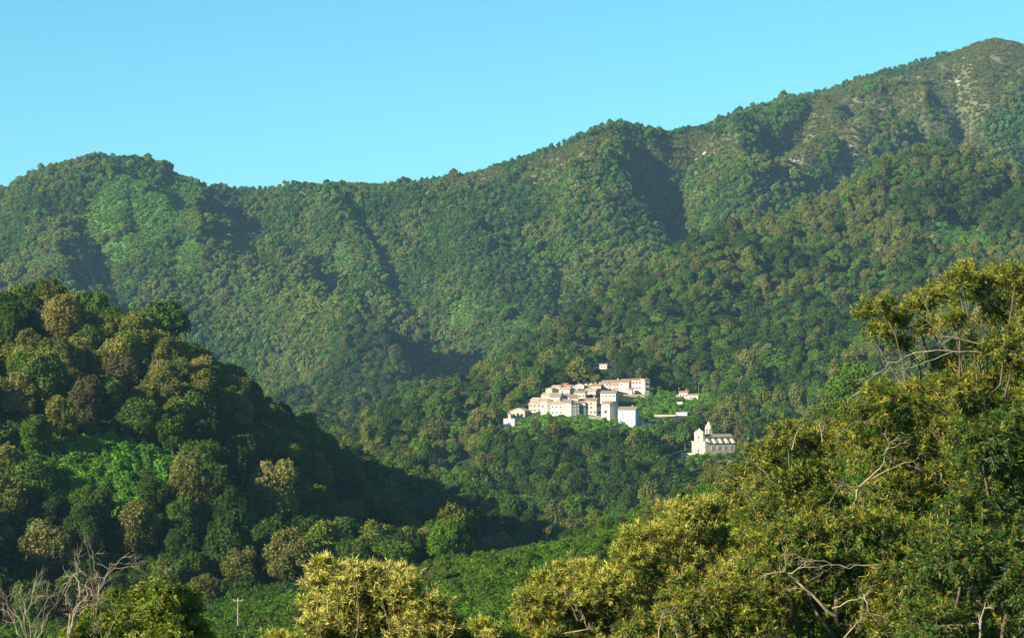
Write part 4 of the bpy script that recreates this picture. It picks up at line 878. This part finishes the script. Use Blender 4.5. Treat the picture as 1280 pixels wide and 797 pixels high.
chestnut('dark leafy chestnut filling the right edge of the picture', 1262, 68,
  LB(68, (1225,560,1.1),(1270,545,1.2),(1250,600,1.2),(1290,620,1.2),(1205,645,1.1),(1260,650,1.2),(1320,570,1.3),(1290,690,1.2),(1235,700,1.1),(1330,680,1.4)), G2, .12, 1.15, seed=3, orange=.03)
chestnut('reddish twigged chestnut with pale dead tops left of the middle of the right hand mass', 985, 74,
  LB(74, (985,530,.65),(960,560,.8),(1010,545,.8),(935,590,.85),(975,600,1.0),(1020,590,1.0),(1045,630,1.0),(1000,640,1.0),(955,635,.9),(915,620,.7),(1035,535,.6), dv=14), G1, .3, .95, orange=.12, dead=[([(992,560,72.8),(985,545,72.6),(978,545,72.4)],.05),([(990,562,72.6),(994,545,72.4),(1000,532,72.3)],.05),([(975,615,72.6),(960,595,72.4),(940,578,72.2),(905,573,72)],.05),([(945,640,72.4),(938,622,72.2),(925,610,72)],.04),([(1028,552,72.5),(1026,535,72.3),(1023,527,72.2)],.06),([(1027,545,72.4),(1031,528,72.2)],.045)], seed=4)
chestnut('flower covered chestnut whose crown steps up towards the church', 835, 70,
  LB(70, (862,618,.75),(885,610,.6),(840,612,.5),(830,645,.75),(800,648,.7),(865,650,.85),(900,655,.95),(790,675,.7),(825,685,.95),(775,690,.5),(870,695,1.0),(915,700,1.0),(840,730,1.1),(795,715,.8),(765,715,.6),(890,740,1.1), dv=30), G3, .8, 1.0, seed=5)
chestnut('rounded chestnut heavy with cream flowers between the golden one and the stepped one', 700, 66,
  LB(66, (650,735,.7),(636,765,.6),(668,712,.6),(700,700,.7),(730,715,.8),(690,745,1.0),(725,760,1.0),(655,790,.9),(700,795,1.0),(750,745,.8),(765,780,1.0),(640,810,.7),(715,690,.4), du=22, dv=22), G3, .72, 1.0, dead=[([(700,792,64.8),(735,785,64.6),(725,760,64.5)],.05),([(722,775,64.6),(712,752,64.4),(705,740,64.4)],.03)], seed=6)
chestnut('chestnut with thick pale broken limbs low in the right hand mass', 1060, 62,
  LB(63, (1000,680,1.0),(1050,670,1.0),(1100,675,1.0),(1140,690,1.0),(960,690,.9),(1020,720,1.0),(1075,730,1.1),(1130,740,1.1),(975,735,.9),(1010,770,1.1),(1070,785,1.1),(1125,790,1.1),(950,780,1.0)), G1, .38, .9, dead=[([(1042,768,61),(1025,752,60.8),(1000,730,60.7),(985,715,60.6),(968,712,60.5)],.11),([(1040,760,60.9),(1060,752,60.8),(1080,745,60.8),(1088,735,60.7)],.05),([(1080,742,60.8),(1086,765,60.7),(1110,772,60.7)],.04),([(1055,797,60.8),(1070,780,60.7),(1078,770,60.7)],.05),([(1100,705,61),(1060,708,60.8),(1020,702,60.7),(985,690,60.7)],.035)], seed=7)
chestnut('dark chestnut with its trunk showing in the bottom right corner', 1222, 60,
  LB(61, (1180,700,1.0),(1215,690,1.0),(1175,740,1.0),(1225,740,.9),(1275,735,1.1),(1195,780,.9),(1270,785,1.1),(1165,785,.9),(1310,760,1.3)), G2, .25, .85, seed=8, orange=.04, dead=[([(1224,800,59.6),(1226,775,59.5),(1232,752,59.5)],.09)])
chestnut('low leafy chestnut at the bottom between the stepped and the broken one', 885, 60,
  LB(61, (870,765,.9),(915,755,.9),(840,785,.9),(890,795,1.0),(930,795,1.0),(800,795,.8),(855,735,.6)), G1, .45, 1.0, dead=[([(822,800,59.7),(826,775,59.6),(830,760,59.5)],.05),([(848,800,59.7),(842,780,59.6),(835,765,59.5)],.05)], seed=9)
chestnut('golden chestnut covered with flower spikes alone at the bottom centre', 500, 60,
  LB(60, (402,706,.32),(395,730,.35),(388,755,.3),(410,750,.45),(395,780,.4),(415,800,.45),(420,718,.4),(445,716,.42),(470,722,.42),(492,718,.38),(510,722,.3),(435,742,.42),(470,748,.55),(505,748,.6),(538,758,.55),(430,775,.55),(470,785,.7),(515,785,.7),(556,780,.5),(400,800,.4),(585,795,.4),(608,800,.3),(545,805,.6),(408,770,.3),(480,760,1.0),(530,785,.9),(440,775,.9),(570,795,.7),(500,740,.7)), (.075,.10,.014), .97, 1.15, leafs=.17, seed=10, catc=(.72,.66,.17))
chestnut('glossy dark green chestnut without flowers at the bottom left', 200, 62,
  LB(62, (205,742,.45),(228,745,.4),(180,748,.45),(165,765,.5),(200,770,.6),(232,768,.5),(245,790,.5),(210,800,.6),(170,795,.6),(135,780,.4),(118,765,.3),(100,795,.5),(140,745,.25)), (.12,.18,.012), .0, 1.3, leafs=.21, seed=11, orange=.16)
chestnut('small flowering chestnut just peeping up at the bottom edge right of the pole', 350, 60,
  LB(60, (345,800,.35),(362,803,.3)), G3, .8, 1.3, leafs=.15, seed=12, trunk_r=.1)
chestnut('small yellow chestnut top at the bottom edge right of the golden one', 612, 60,
  LB(60, (600,785,.3),(618,795,.35),(640,800,.35)), G3, .9, 1.2, leafs=.15, seed=13, trunk_r=.1)
# dead bare trees
def dead_tree(label, ru, Y, limbs, seed, mat=None, r=.033, tw=8):
    rg = np.random.RandomState(seed); x_ = (ru-640)*K*Y; base = np.array([x_, Y, float(tz(x_, Y))]); root = link('dead_tree', None, None, base, label, 'dead tree', 'bare dead trees at the bottom left')
    f = px(ru, 815, Y)-base; A = Acc(); A.tube(wob((0,0,-.6), f, 6, .03, rg), np.linspace(.1, .06, 6), 8); link('trunk', A.mesh('trunk', mat or M_pale), root)
    for l in limbs: dead_limb(root, [(ru, 815, Y)]+[(u, v, Y+rg.uniform(-.5, .5)) for u, v in l], r*rg.uniform(.8, 1.2), rg, base, 'branch', mat, tw)
dead_tree('bleached grey dead tree with many forked limbs in the bottom left corner', 40, 60, [[(25,775),(10,757),(2,750)],[(30,770),(42,740),(46,712)],[(48,770),(62,745),(58,735)],[(22,790),(12,765),(8,742)],[(55,780),(68,755),(62,738)],[(38,785),(32,760),(27,745)]], 31)
dead_tree('slender pale dead tree rising between the bleached one and the dark green chestnut', 82, 60.5, [[(90,765),(108,757),(125,745)],[(88,770),(84,755),(80,742)],[(92,768),(100,745),(97,720),(95,712)],[(95,760),(110,740),(106,720),(95,702)]], 32, r=.045)
dead_tree('reddish dead sapling whose twigs fan out above the dark green chestnut', 118, 61, [[(119,745),(120,715),(116,690)],[(120,745),(138,712),(162,690)],[(122,735),(142,705),(150,700)]], 33, r=.032, tw=7)
dead_tree('thin pale dead stems in front of the dark green chestnut', 130, 59, [[(126,790),(124,775),(132,770)],[(134,795),(146,770),(148,765)]], 34, r=.022, tw=3)

# ---------------------------------------------------------------- the air
hz = mesh_np('haze', *box_arrays(-3900, 3900, -420, 5320, -640, 620)); 
hm, ht, ho = new_mat('valley_air'); pv = N(ht, 'ShaderNodeVolumePrincipled'); pv.inputs['Color'].default_value = (.36,.66,1.0,1); pv.inputs['Density'].default_value = .000044; pv.inputs['Anisotropy'].default_value = .0
ht.links.new(pv.outputs[0], ho.inputs['Volume']); hz.materials.append(hm)
link('haze', hz, kind='stuff', label='thin bluish haze filling the valley air', cat='haze')
